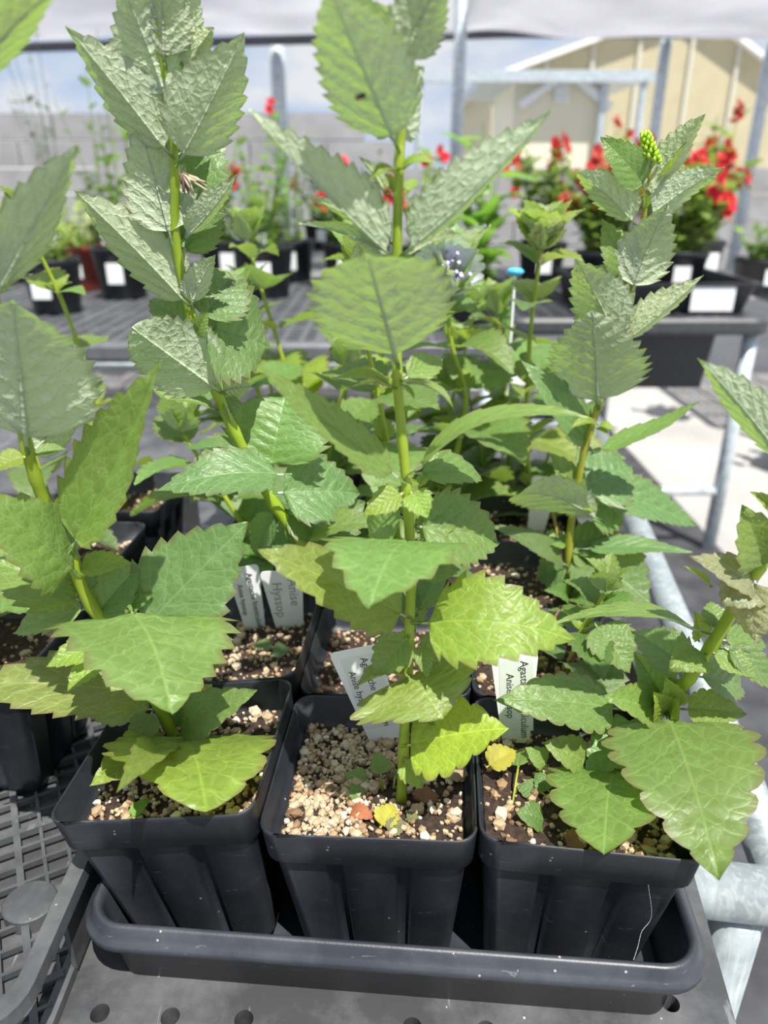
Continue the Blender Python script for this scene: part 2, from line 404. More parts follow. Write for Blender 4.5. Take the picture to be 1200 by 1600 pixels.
for _i in range(3):
    for _j in range(5):
        _M = Matrix.Translation(pot_center(_i, _j)) @ pot_matrix(_i); register(POT_ME, _M, 'pot')
        _sq = mesh_from('soil_level', [(-.040, -.040, SOIL + .001), (.040, -.040, SOIL + .001), (.040, .040, SOIL + .001), (-.040, .040, SOIL + .001)], [(0, 1, 2, 3)])
        register(_sq, _M, 'pot'); bpy.data.meshes.remove(_sq); _MC.clear()
# gravel: one icosahedron, many times
_ico = bmesh.new(); bmesh.ops.create_icosphere(_ico, subdivisions=1, radius=1)
ICO_V = np.array([v.co[:] for v in _ico.verts]); ICO_F = np.array([[v.index for v in f.verts] for f in _ico.faces]); _ico.free()
def grit_material():
    m, t, b = newmat('grit and perlite'); a = N(t, 'ShaderNodeAttribute', attribute_name='tone')
    tc = N(t, 'ShaderNodeTexCoord'); nz = N(t, 'ShaderNodeTexNoise', {'Vector': tc.outputs['Object'], 'Scale': 700.0, 'Detail': 4.0})
    c = ramp(t, a.outputs['Fac'], [(0, (.10, .055, .03)), (.25, (.30, .19, .10)), (.6, (.52, .41, .27)), (.85, (.66, .58, .46)), (1, (.78, .75, .70))])
    c = mixc(t, math_n(t, 'MULTIPLY', nz.outputs['Fac'], .5), c, (.22, .14, .08)); t.links.new(c, b.inputs['Base Color']); b.inputs['Roughness'].default_value = .8
    bp = N(t, 'ShaderNodeBump', {'Strength': .6, 'Distance': .0006, 'Height': nz.outputs['Fac']}); t.links.new(bp.outputs[0], b.inputs['Normal']); return m
def soil_material():
    m, t, b = newmat('dark potting soil'); tc = N(t, 'ShaderNodeTexCoord'); P = tc.outputs['Object']
    n1 = N(t, 'ShaderNodeTexNoise', {'Vector': P, 'Scale': 260.0, 'Detail': 8.0, 'Roughness': .7}); n2 = N(t, 'ShaderNodeTexVoronoi', {'Vector': P, 'Scale': 420.0})
    c = ramp(t, n1.outputs['Fac'], [(.35, (.012, .007, .005)), (.6, (.055, .030, .020)), (.75, (.13, .075, .045))])
    t.links.new(c, b.inputs['Base Color']); b.inputs['Roughness'].default_value = .9
    h = math_n(t, 'ADD', n1.outputs['Fac'], n2.outputs['Distance'])
    bp = N(t, 'ShaderNodeBump', {'Strength': 1.0, 'Distance': .002, 'Height': h}); t.links.new(bp.outputs[0], b.inputs['Normal']); return m
M_grit = grit_material(); M_soil = soil_material()
def soil_z(x, y, seed):
    return SOIL + .0022 * mnoise.noise(Vector((x * 60 + seed * 7, y * 60, seed))) + .0010 * mnoise.noise(Vector((x * 260, y * 260 + seed, 3)))
def add_soil(root, seed, n_grit, dense=None, light=.5, fine=True):
    hs = .0402; g = 40 if fine else 10; V = []; F = []
    for a in range(g + 1):
        for c in range(g + 1):
            x, y = (-1 + 2 * a / g), (-1 + 2 * c / g)
            k = .988 if max(abs(x), abs(y)) > .97 and min(abs(x), abs(y)) > .90 else 1
            X, Y = x * hs * k, y * hs * k; V.append((X, Y, soil_z(X, Y, seed)))
    for a in range(g):
        for c in range(g): i = a * (g + 1) + c; F.append((i, i + g + 1, i + g + 2, i + 1))
    so = mobj('soil', mesh_from('soil', V, F, M_soil, True), root)
    rs = np.random.RandomState(seed * 13 + 5)
    P = []; S = []; T = []
    for k in range(n_grit):
        for _ in range(6):
            x, y = rs.uniform(-.039, .039, 2)
            if dense is None or rs.rand() < dense(x, y): break
        s = rs.choice([.0008, .0013, .0019, .0028], p=[.42, .36, .18, .04]) * rs.uniform(.8, 1.2)
        P.append((x, y, soil_z(x, y, seed) + s * .35 + (rs.rand() < .35) * .0012)); S.append(s * rs.uniform(.7, 1.25, 3)); T.append(min(1, max(0, rs.normal(light, .22))))
    P = np.array(P); S = np.array(S); n = len(P)
    th = rs.uniform(0, 6.28, n); ca, sa = np.cos(th), np.sin(th)
    Vv = ICO_V[None] * (1 + rs.uniform(-.22, .22, (n, 12, 1))) * S[:, None, :]
    X = Vv[..., 0] * ca[:, None] - Vv[..., 1] * sa[:, None]; Yy = Vv[..., 0] * sa[:, None] + Vv[..., 1] * ca[:, None]
    Vv = np.stack([X, Yy, Vv[..., 2]], -1) + P[:, None]
    Ff = (ICO_F[None] + (np.arange(n) * 12)[:, None, None]).reshape(-1, 3)
    me = bpy.data.meshes.new('grit'); me.from_pydata(Vv.reshape(-1, 3).tolist(), [], Ff.tolist()); me.materials.append(M_grit)
    at_ = me.attributes.new('tone', 'FLOAT', 'POINT'); at_.data.foreach_set('value', np.repeat(np.array(T), 12).astype(np.float32))
    go = mobj('grit', me, so); go['kind'] = 'stuff'; go['label'] = 'pale perlite and tan grit'
    return so

# ------------------------------------------------------------------ leaves
def leaf_mesh(name, L, W, arch=.1, fold=15, teeth=9, amp=.10, quilt=1.0, cren=False, curl=0.0, twist=0.0, pet=.07, seed=0, mat=None, sag=0.0, cols=None, peak=None):
    rs = random.Random(seed)
    cs = cols or [0, .10, .30, .52, .74, .90, 1.0]
    us = []
    for k in range(teeth):
        for p in ((0, .28, .62, .90) if not cren else (0, .12, .35, .65, .88)): us.append(((k + p) / teeth, p))
    us.append((1.0, 0))
    a0, a1 = peak or (.50, 1.12); pk = a0 / (a0 + a1); fm = pk ** a0 * (1 - pk) ** a1
    V = []; UV = []; E = []; F = []
    ph = rs.uniform(0, 6.28); fr = R(fold)
    def centre(u): return Vector((L * u, 0, arch * L * 4 * u * (1 - u) - sag * L * u * u))
    nc = len(cs)
    for (t, p) in us:
        u = pet + (1 - pet) * t
        f = (max(t, 1e-4) ** a0 * max(1 - t, 0) ** a1) / fm * (W / 2)
        th = ((p / .90) if not cren else math.sin(math.pi * p) ** .6) * amp * 1.85 * (W / 2) * (1 - .5 * t) * min(1, t * 7 + .15) * min(1, (1 - t) * 5 + .1)
        c = centre(u); tg = (centre(min(1, u + .01)) - centre(max(0, u - .01))).normalized(); n_ = Vector((-tg.z, 0, tg.x))
        q = Matrix.Rotation(twist * u, 3, tg); sd = q @ Vector((0, 1, 0)); nn = q @ n_
        for s in (-1, 1):
            for v in (cs if s == 1 else cs[::-1]):
                if s == -1 and v == 0: continue
                wv = f * v + (th * (1.0 if v == 1 else (.45 if v >= .9 else 0)))
                if t >= 1: wv = 0
                x = tg * ((.035 * W * (p if not cren else 0) if v == 1 else 0) * (1 - t))
                bul = math.cos(2 * math.pi * (t * 7 - v * f / (W / 2) * 1.9)) * .022 * W * quilt * min(1, v * 4) * (1.15 - v)
                rip = math.sin(t * 9 + ph + (1.3 if s > 0 else 0)) * .035 * W * v * v
                hgt = wv * math.sin(fr) - curl * v * v * W * .5 + bul + rip
                V.append(c + x + sd * (s * wv * math.cos(fr)) + nn * hgt)
                UV.append((u, .5 + s * .5 * f * v / (W / 2))); E.append(v if v < 1 else 1.0)
    cc = 2 * nc - 1
    for i in range(len(us) - 1):
        for k in range(cc - 1): F.append((i * cc + k, (i + 1) * cc + k, (i + 1) * cc + k + 1, i * cc + k + 1))
    # petiole and raised midrib: a thin tapering tube along the underside
    b0 = len(V); rp = max(.0006, min(.0011, W * .022)); npt = 9
    for i in range(npt):
        u = -.05 + i / (npt - 1) * 1.0; c = centre(u) + Vector((0, 0, (arch * L * 4 * (abs(u) + u * u) if u < 0 else 0))); r = rp * (1 - .85 * max(u, 0)); tg = (centre(min(1, u + .01)) - centre(max(0, u - .01))).normalized(); n_ = Vector((-tg.z, 0, tg.x))
        for k in range(6):
            a = 2 * math.pi * k / 6; V.append(c + Vector((0, 1, 0)) * (r * math.cos(a)) + n_ * (r * math.sin(a) - (0 if u < pet else r * 1.15)))
            UV.append((max(u, 0), .54)); E.append(0)
    for i in range(npt - 1):
        for k in range(6): k2 = (k + 1) % 6; F.append((b0 + i * 6 + k, b0 + (i + 1) * 6 + k, b0 + (i + 1) * 6 + k2, b0 + i * 6 + k2))
    me = bpy.data.meshes.new(name); me.from_pydata([tuple(v) for v in V], [], F)
    me.materials.append(mat or M_leaf); me.polygons.foreach_set('use_smooth', [True] * len(me.polygons))
    ul = me.uv_layers.new(name='leaf'); lv = np.empty(len(me.loops), np.int32); me.loops.foreach_get('vertex_index', lv)
    ul.data.foreach_set('uv', np.array(UV, np.float32)[lv].ravel())
    ea = me.attributes.new('edge', 'FLOAT', 'POINT'); ea.data.foreach_set('value', np.array(E, np.float32))
    return me
def basis(a, n):
    a = a.normalized(); n = (n - a * n.dot(a)).normalized(); s = n.cross(a)
    return Matrix((a, s, n)).transposed()
TINT = dict(g=(1, 1, 1), l=(1.18, 1.12, 1.0), y=(2.6, 1.75, .9), o=(1.35, 1.1, 1.0), f=(1.45, 1.25, .75), b=(.92, .93, 1.22), d=(1.75, 1.1, 2.4), k=(.75, .85, .8), s=(1.12, 1.1, 1.12), Y=(2.0, 1.55, .6))  # b: bluish sky sheen on the leaves behind, put into the colour
CAMP = Vector((0, 0, CAMZ))
LEAF_N = [0]
def put_leaf(stem, origin, p0, p1, W, theta, arch=.08, fold=16, tint='g', teeth=9, cren=False, name='leaf', twist=0, curl=0, amp=.10, sag=0, quilt=1.0, peak=None):
    a = p1 - p0; L = a.length; a.normalize()
    mid = (p0 + p1) / 2; tv = (CAMP - mid).normalized(); nv = (tv - a * tv.dot(a))
    nv.normalize(); nu = a.cross(nv)
    scr_up = Vector((0, SP, CP))
    if nu.dot(scr_up) < 0: nu = -nu
    n = nv * math.cos(R(theta)) + nu * math.sin(R(theta))
    LEAF_N[0] += 1
    me = leaf_mesh('leaf', L, W, arch, fold, teeth, amp, quilt, cren, curl, twist, seed=LEAF_N[0], sag=sag, peak=peak)
    o = bpy.data.objects.new(name, me); COL.objects.link(o); o.parent = stem
    o.matrix_local = Matrix.Translation(p0 - origin) @ basis(a, n).to_4x4()
    o.color = (*TINT[tint], 1); return o
def stem_obj(root, pts, r0, r1, tint=(1, 1, 1), n=6, sub=4, name='stem'):
    P = catmull(pts, sub); rad = [r0 + (r1 - r0) * i / (len(P) - 1) for i in range(len(P))]
    nod = [r * (1.18 if i % sub == 0 else 1) for i, r in enumerate(rad)]
    o = MB().tube([p - root.location for p in P], nod, 8).build(name, M_stem, root, smooth=True); o.color = (*tint, 1); register(o.data, Matrix.Translation(root.location), root.name); return o
def interp_Y(path, py):
    for (x0, y0, Y0), (x1, y1, Y1) in zip(path, path[1:]):
        if min(y0, y1) <= py <= max(y0, y1) and y0 != y1: return Y0 + (Y1 - Y0) * (py - y0) / (y1 - y0)
    return path[0][2] if abs(py - path[0][1]) < abs(py - path[-1][1]) else path[-1][2]
def photo_plant(root, path, leaves, r0, r1, tint=(1, 1, 1)):
    pts = [at(x, y, Y) for x, y, Y in path]
    st = stem_obj(root, pts, r0, r1, tint)
    for lf in leaves:
        bx, by, tx, ty, wpx, th, dyt = lf[:7]; kw = dict(lf[7]) if len(lf) > 7 else {}
        free = kw.pop('free', False); tz = kw.pop('tz', None); Yb = interp_Y(path, by) + kw.pop('db', 0) + (-.0030 if dyt < 0 else .0012)
        p0, p1 = at(bx, by, Yb), at(tx, ty, Yb + dyt)
        if tz: p1 = on(tx, ty, tz)
        elif p1.z < SOIL + .009 and not free: p1 = on(tx, ty, SOIL + .009)
        best = None
        for k in (0, 1, 2, 3, 4, 6, 8, 10, 13, 16, 20, 25, -2, -4, -7, -10):
            q1 = CAMP + (p1 - CAMP) * (1 - .010 * k); q0 = CAMP + (p0 - CAMP) * (1 - .0025 * max(-4, min(k, 6)))
            W = wpx * depth(q0 * .6 + q1 * .4) / FPX
            o = put_leaf(st, root.location, q0, q1, W, th, **kw); M = Matrix.Translation(root.location) @ o.matrix_basis; n = clashes(o.data, M, root.name)
            if best is None or n < best[0]:
                if best: bpy.data.objects.remove(best[1])
                best = (n, o)
            else: bpy.data.objects.remove(o)
            if best[0] == 0: break
            LEAF_N[0] -= 1
        else: LEAF_N[0] += 1
        o = best[1]; register(o.data, Matrix.Translation(root.location) @ o.matrix_basis, root.name)
        if best[0]: print('leaf still touches', root.name, lf[:4], best[0])
    return st
def potted(name, label, cat, i, j, seed, grit=260, dense=None, light=.5, group=None, fine=True):
    c = pot_center(i, j); root = thing(name, label, cat, c, 0, group)
    p = mobj('pot', POT_ME, root); p['label'] = 'square black plastic pot'
    s = add_soil(root, seed, grit, dense, light, fine)
    Mx = pot_matrix(i)
    p.matrix_local = Mx; s.matrix_local = Mx
    return root

# ------------------------------------------------------------------ the five herbs in front, leaf by leaf
D = dict
# middle pot
left_grit = lambda x, y: .95 if x < .004 + .01 * math.sin(y * 90) else .22
rootM = potted('potted_herb', 'tall straight potted herb in the middle pot of the front row, one yellow lower leaf', 'potted plant', 1, 0, 3, 1500, left_grit, .52)
pathM = [(627, 1252, .262), (630, 1180, .263), (638, 1020, .266), (642, 900, .267), (637, 780, .267), (629, 690, .266), (621, 590, .265), (620, 480, .264), (620, 400, .262), (624, 250, .260), (626, 215, .260), (630, 100, .258), (630, 20, .256), (628, -60, .254)]
M_leaves = [
 (634, 1165, 795, 1138, 118, 25, -.012, D(tint='Y', cren=True, arch=.06, fold=8, teeth=6, amp=.14)),
 (632, 1185, 660, 1232, 46, 10, -.008, D(tint='f', teeth=5)),
 (640, 1058, 692, 1124, 205, 18, -.022, D(tint='o', fold=6, arch=.14, teeth=6, amp=.13, cren=True)),
 (640, 1062, 556, 1072, 52, 60, -.012, D(tint='o', arch=.2, teeth=5)),
 (645, 1088, 735, 1048, 62, 20, .020, D(tint='f', cren=True, teeth=6)),
 (640, 1085, 600, 1112, 40, 20, .006, D(tint='k', teeth=5)),
 (648, 1110, 708, 1135, 34, 30, .0, D(tint='g', teeth=5)),
 (637, 996, 584, 1058, 62, 12, -.010, D(tint='l', teeth=5, amp=.14)),
 (655, 1008, 668, 1060, 30, 20, -.008, D(tint='l', teeth=4)),
 (645, 1015, 600, 1000, 40, 30, .012, D(tint='f', teeth=4)),
 (648, 1030, 728, 1030, 70, 25, .02, D(tint='l', teeth=6, cren=True)),
 (655, 975, 897, 1000, 132, 18, -.012, D(tint='f', arch=.20, fold=8, teeth=8, cren=False, amp=.14)),
 (638, 965, 402, 858, 116, 25, -.02, D(tint='o', arch=.03, fold=12, teeth=8, amp=.13)),
 (642, 960, 617, 900, 40, 30, .02, D(tint='k', teeth=5)),
 (652, 960, 690, 890, 52, 20, .025, D(tint='k', teeth=6)),
 (648, 985, 655, 930, 44, 30, .015, D(tint='g', teeth=5)),
 (640, 848, 577, 952, 215, 30, -.055, D(tint='s', arch=.12, fold=5, teeth=7, amp=.12, peak=(.36, 1.05))),
 (650, 845, 720, 800, 54, 25, .012, D(tint='l', teeth=5)),
 (655, 905, 725, 880, 50, 30, .010, D(tint='g', teeth=6)),
 (648, 822, 778, 848, 118, 20, .012, D(tint='g', arch=.10, teeth=8, amp=.13)),
 (634, 805, 575, 838, 90, 35, .014, D(tint='s', teeth=7)),
 (630, 770, 568, 806, 44, 20, -.006, D(tint='f', teeth=5, amp=.13)),
 (642, 768, 668, 810, 46, 15, -.008, D(tint='f', teeth=5, amp=.13)),
 (655, 760, 676, 735, 22, 40, .004, D(tint='f', teeth=4)),
 (626, 748, 405, 572, 66, 35, -.026, D(tint='s', arch=-.01, fold=10, teeth=9, amp=.13)),
 (645, 742, 930, 658, 58, 62, -.010, D(tint='l', arch=.20, fold=8, teeth=7)),
 (648, 740, 752, 752, 58, 35, .02, D(tint='g', arch=.15, teeth=5)),
 (621, 568, 572, 398, 200, 172, -.040, D(tint='s', arch=.02, fold=6, teeth=10, amp=.12, peak=(.62, .62))),
 (615, 606, 517, 594, 36, 60, -.006, D(tint='f', arch=.15, teeth=6)),
 (612, 600, 550, 604, 22, 110, -.003, D(tint='f', teeth=5)),
 (630, 596, 710, 640, 30, 70, -.01, D(tint='l', arch=.16, teeth=6)),
 (628, 600, 648, 624, 14, 60, -.004, D(tint='f', teeth=4)),
 (624, 640, 658, 642, 14, 60, .0, D(tint='f', teeth=4)),
 (632, 592, 692, 562, 46, 20, .02, D(tint='l', teeth=6)),
 (618, 404, 388, 172, 104, 138, -.012, D(tint='s', arch=-.02, fold=46, teeth=11, amp=.15)),
 (628, 396, 862, 170, 104, 142, -.012, D(tint='s', arch=-.04, fold=38, teeth=10, amp=.14)),
 (612, 402, 466, 350, 36, 120, .012, D(tint='s', fold=24, teeth=7)),
 (606, 378, 474, 306, 36, 140, .012, D(tint='l', fold=20, teeth=7)),
 (600, 400, 545, 370, 36, 150, .022, D(tint='s', teeth=7)),
 (632, 400, 724, 364, 34, 130, .006, D(tint='l', fold=24, teeth=7)),
 (622, 420, 655, 440, 24, 30, -.006, D(tint='f', teeth=4)),
 (620, 266, 578, 284, 28, 60, -.004, D(tint='f', arch=.2, teeth=5)),
 (626, 264, 682, 258, 26, 60, -.004, D(tint='f', arch=.2, teeth=5)),
 (604, 300, 560, 244, 24, 140, .006, D(tint='l', teeth=5)),
 (616, 300, 596, 270, 20, 30, .006, D(tint='f', teeth=5)),
 (634, 300, 652, 280, 20, 30, .006, D(tint='f', teeth=5)),
 (620, 228, 512, -20, 140, 168, -.030, D(tint='s', arch=.0, fold=12, teeth=12, amp=.12, peak=(.5, .8))),
 (614, 218, 538, 128, 60, 150, .002, D(tint='s', teeth=7)),
 (628, 218, 662, 108, 66, 150, .012, D(tint='g', fold=18, teeth=9, amp=.14)),
 (628, 98, 695, -40, 96, 165, -.008, D(tint='s', fold=14, teeth=10)),
 (622, 60, 472, -20, 46, 140, -.006, D(tint='s', fold=20, teeth=7)),
 (620, 80, 560, 20, 40, 150, .006, D(tint='l', teeth=7)),
 (640, 112, 664, 106, 14, 60, .0, D(tint='l', teeth=4)),
 (618, 30, 580, 4, 16, 60, .002, D(tint='l', teeth=4)),
]
stM = photo_plant(rootM, pathM, M_leaves, .0024, .0012, (1.0, 1.0, .9))
# a small dark fly resting on the top leaf
def to_px(p):
    d = depth(p); return 600 + FPX * p.x / d, 800 - FPX * (p.y * SP + (p.z - CAMZ) * CP) / d
def spot_on(st, root, px, py):
    best = None
    for o in st.children:
        M = Matrix.Translation(root.location) @ o.matrix_basis
        for v in o.data.vertices:
            p = M @ v.co; x, y = to_px(p); e = (x - px) ** 2 + (y - py) ** 2 + depth(p) * 400
            if best is None or e < best[0]: best = (e, p)
    return best[1]
fp_ = spot_on(stM, rootM, 565, 149); tv_ = (CAMP - fp_).normalized(); fp_ = fp_ + tv_ * .0007
fly = thing('fly', 'tiny dark fly resting on the topmost leaf of the tall straight herb', 'fly', fp_)
ax_ = Vector((1, 0, .35)).normalized(); M_fly = plain('dark fly body', (.012, .010, .010), .4)
MB().tube([-ax_ * .0016, -ax_ * .0011, -ax_ * .0002, ax_ * .0005, ax_ * .0010, ax_ * .0015], [.0001, .00045, .0006, .00055, .0004, .0001], 8).build('body', M_fly, fly, smooth=True)
for s_ in (-1, 1):
    w0 = tv_ * .0005; sd_ = ax_.cross(tv_).normalized() * s_
    MB().add([w0, w0 - ax_ * .0010 + sd_ * .0007, w0 - ax_ * .0022 + sd_ * .0005, w0 - ax_ * .0018 + sd_ * .0001, w0 + tv_ * .00006, w0 - ax_ * .0010 + sd_ * .0007 + tv_ * .00006], [(0, 1, 2, 3), (4, 5, 1, 0)]).build('wing', M_brown, fly)
    for q in (-.6, 0, .6): MB().tube([ax_ * .0006 * q, ax_ * .0010 * q + sd_ * .0008 + tv_ * .0001, ax_ * .0013 * q + sd_ * .0012 - tv_ * .0006], .00006, 4).build('leg', M_fly, fly)
# small seedlings and litter on the soil of the middle pot
def seedling(root, base, spots, W, tint='g'):
    st = None
    b = on(*base, SOIL + .001)
    for tx, ty, z in spots:
        p = on(tx, ty, z)
        if st is None: st = MB().tube([b - root.location, (b + p) / 2 - root.location + Vector((0, 0, .002)), p - root.location], .0006, 6).build('seedling_stem', M_stem, root, smooth=True); st.color = (1.0, .8, 1.2, 1)
    for k, (tx, ty, z) in enumerate(spots):
        p = on(tx, ty, z); a = (p - b); a.z = abs(a.z) * .4; a.normalize()
        put_leaf(st, root.location, p - a * W * .55, p + a * W * .6, W, 25, tint=tint, teeth=4, cren=True, name='seedling_leaf', fold=6)
def litter(root, px, py, z, L, W, ang, tint, curl=.3):
    p = on(px, py, z); a = Vector((math.cos(R(ang)), math.sin(R(ang)), .1)) * L * .5
    me = leaf_mesh('fallen_leaf', L, W, .12, 22, 6, .12, 1.5, True, curl, 0, 0.05, seed=int(px), mat=M_dry)
    o = bpy.data.objects.new('fallen_leaf', me); COL.objects.link(o); o.parent = root
    o.matrix_local = Matrix.Translation(p - a - root.location) @ basis(a, Vector((.1, -.3, 1))).to_4x4(); o.color = (*tint, 1); return o
seedling(rootM, (598, 1236), [(592, 1194, SOIL + .012), (556, 1216, SOIL + .005)], .010, 'l')
seedling(rootM, (615, 1232), [(618, 1212, SOIL + .003)], .006, 'b')
seedling(rootM, (560, 1250), [(556, 1238, SOIL + .004)], .008, 'g')
litter(rootM, 566, 1272, SOIL + .003, .014, .008, -30, (1.4, .9, .7))
litter(rootM, 606, 1275, SOIL + .004, .013, .011, 60, (1.5, 2.6, .6), .05)
litter(rootM, 620, 1292, SOIL + .003, .010, .008, 40, (.55, 1.1, .9), .05)
litter(rootM, 645, 1278, SOIL + .003, .006, .005, 10, (.55, 1.1, .7), .05)
litter(rootM, 665, 1240, SOIL + .003, .012, .012, 80, (.8, .7, .6), .5)
litter(rootM, 700, 1205, SOIL + .004, .022, .011, 170, (1.5, 2.0, 2.4), .4)

# left front pot
rootL = potted('potted_herb', 'broad-leaved potted herb leaning left in the front row pot beside the mesh flat', 'potted plant', 0, 0, 5, 700, lambda x, y: .7 if y < .0 else .45, .55)
pathL = [(284, 1168, .305), (262, 1132, .303), (240, 1088, .300), (200, 1015, .296), (142, 946, .292), (112, 875, .287), (97, 850, .284), (75, 800, .280), (55, 745, .275), (43, 705, .272), (30, 640, .268), (8, 540, .262), (-18, 440, .255), (-45, 330, .248), (-65, 220, .24)]
L_leaves = [
 (286, 1160, 322, 1264, 225, 20, -.042, D(tint='f', arch=.10, fold=6, teeth=6, cren=True, amp=.13, peak=(.45, .75))),
 (272, 1165, 140, 1228, 84, 30, -.016, D(tint='f', arch=.10, teeth=6, cren=True)),
 (262, 1170, 182, 1240, 60, 30, -.014, D(tint='o', arch=.05, teeth=6, db=.006)),
 (240, 1108, 146, 1122, 62, 35, .012, D(tint='f', teeth=6, cren=True)),
 (238, 1112, 214, 1172, 46, 20, -.010, D(tint='g', teeth=5, cren=True)),
 (278, 1150, 402, 1078, 74, 25, -.006, D(tint='g', teeth=6, cren=True, arch=.08)),
 (272, 1140, 300, 1072, 50, 20, .014, D(tint='k', teeth=6)),
 (290, 1120, 330, 1068, 50, 20, .03, D(tint='Y', teeth=6)),
 (300, 1170, 388, 1180, 40, 30, -.006, D(tint='g', teeth=5, cren=True, db=-.01)),
 (252, 1090, -75, 1075, 112, 32, -.014, D(tint='o', arch=.08, fold=8, teeth=9, amp=.13)),
 (205, 955, 268, 1118, 262, 30, -.050, D(tint='s', arch=.10, fold=3, teeth=8, amp=.13, db=-.010, peak=(.36, 1.05))),
 (222, 985, 388, 815, 150, 12, .014, D(tint='b', arch=.03, fold=5, teeth=8, amp=.12)),
 (225, 990, 366, 1000, 66, 25, .020, D(tint='b', teeth=6)),
 (250, 1010, 345, 1042, 60, 25, .016, D(tint='g', teeth=6)),
 (158, 1008, 72, 1042, 46, 25, -.012, D(tint='f', teeth=6, db=-.006)),
 (164, 1016, 106, 1080, 44, 20, -.016, D(tint='f', teeth=6, db=-.006)),
 (132, 940, -40, 868, 122, 28, .006, D(tint='l', arch=.06, teeth=8, amp=.13)),
 (138, 950, 20, 990, 70, 40, .006, D(tint='l', arch=.06, teeth=8)),
 (150, 962, 220, 882, 84, 20, .012, D(tint='g', fold=20, teeth=5, quilt=.4)),
 (170, 965, 240, 930, 40, 25, .004, D(tint='g', teeth=5)),
 (122, 890, 208, 880, 44, 30, .002, D(tint='f', teeth=6, arch=.1)),
 (130, 930, 110, 880, 50, 25, .004, D(tint='g', teeth=6)),
 (118, 895, -45, 775, 132, 26, -.030, D(tint='s', arch=.08, fold=6, teeth=8, amp=.12)),
 (108, 858, 250, 563, 132, 40, -.020, D(tint='l', arch=-.03, fold=24, teeth=9, amp=.13)),
 (90, 850, 20, 790, 80, 30, .012, D(tint='l', teeth=7)),
 (90, 850, 70, 780, 80, 20, .012, D(tint='l', teeth=7)),
 (42, 700, 20, 470, 205, 165, -.022, D(tint='s', arch=.02, fold=10, teeth=10, amp=.13, peak=(.45, .8))),
 (45, 712, 130, 640, 80, 150, .014, D(tint='s', teeth=7)),
 (50, 710, 105, 702, 26, 50, .006, D(tint='l', teeth=6)),
 (40, 712, -10, 735, 40, 40, -.006, D(tint='f', teeth=6)),
 (-12, 470, 122, 226, 104, 150, -.014, D(tint='s', fold=26, arch=.0, teeth=9, amp=.14)),
 (-45, 480, -70, 300, 130, 160, -.02, D(tint='s', teeth=9)),
 (-64, 225, -110, 110, 80, 150, -.006, D(tint='s', teeth=8)),
 (-64, 225, -40, 120, 70, 150, .008, D(tint='l', teeth=8)),
 (-60, 160, 100, -20, 110, 140, -.018, D(tint='s', fold=24, teeth=9, amp=.12)),
]
photo_plant(rootL, pathL, L_leaves, .0030, .0022, (.95, .95, .8))
litter(rootL, 372, 1268, SOIL + .004, .016, .010, 70, (1.0, .6, .5), .6)
litter(rootL, 318, 1276, SOIL + .003, .018, .010, 10, (.35, .28, .3), .6)
litter(rootL, 220, 1262, SOIL + .004, .012, .006, 60, (.6, 2.2, .5), .1)

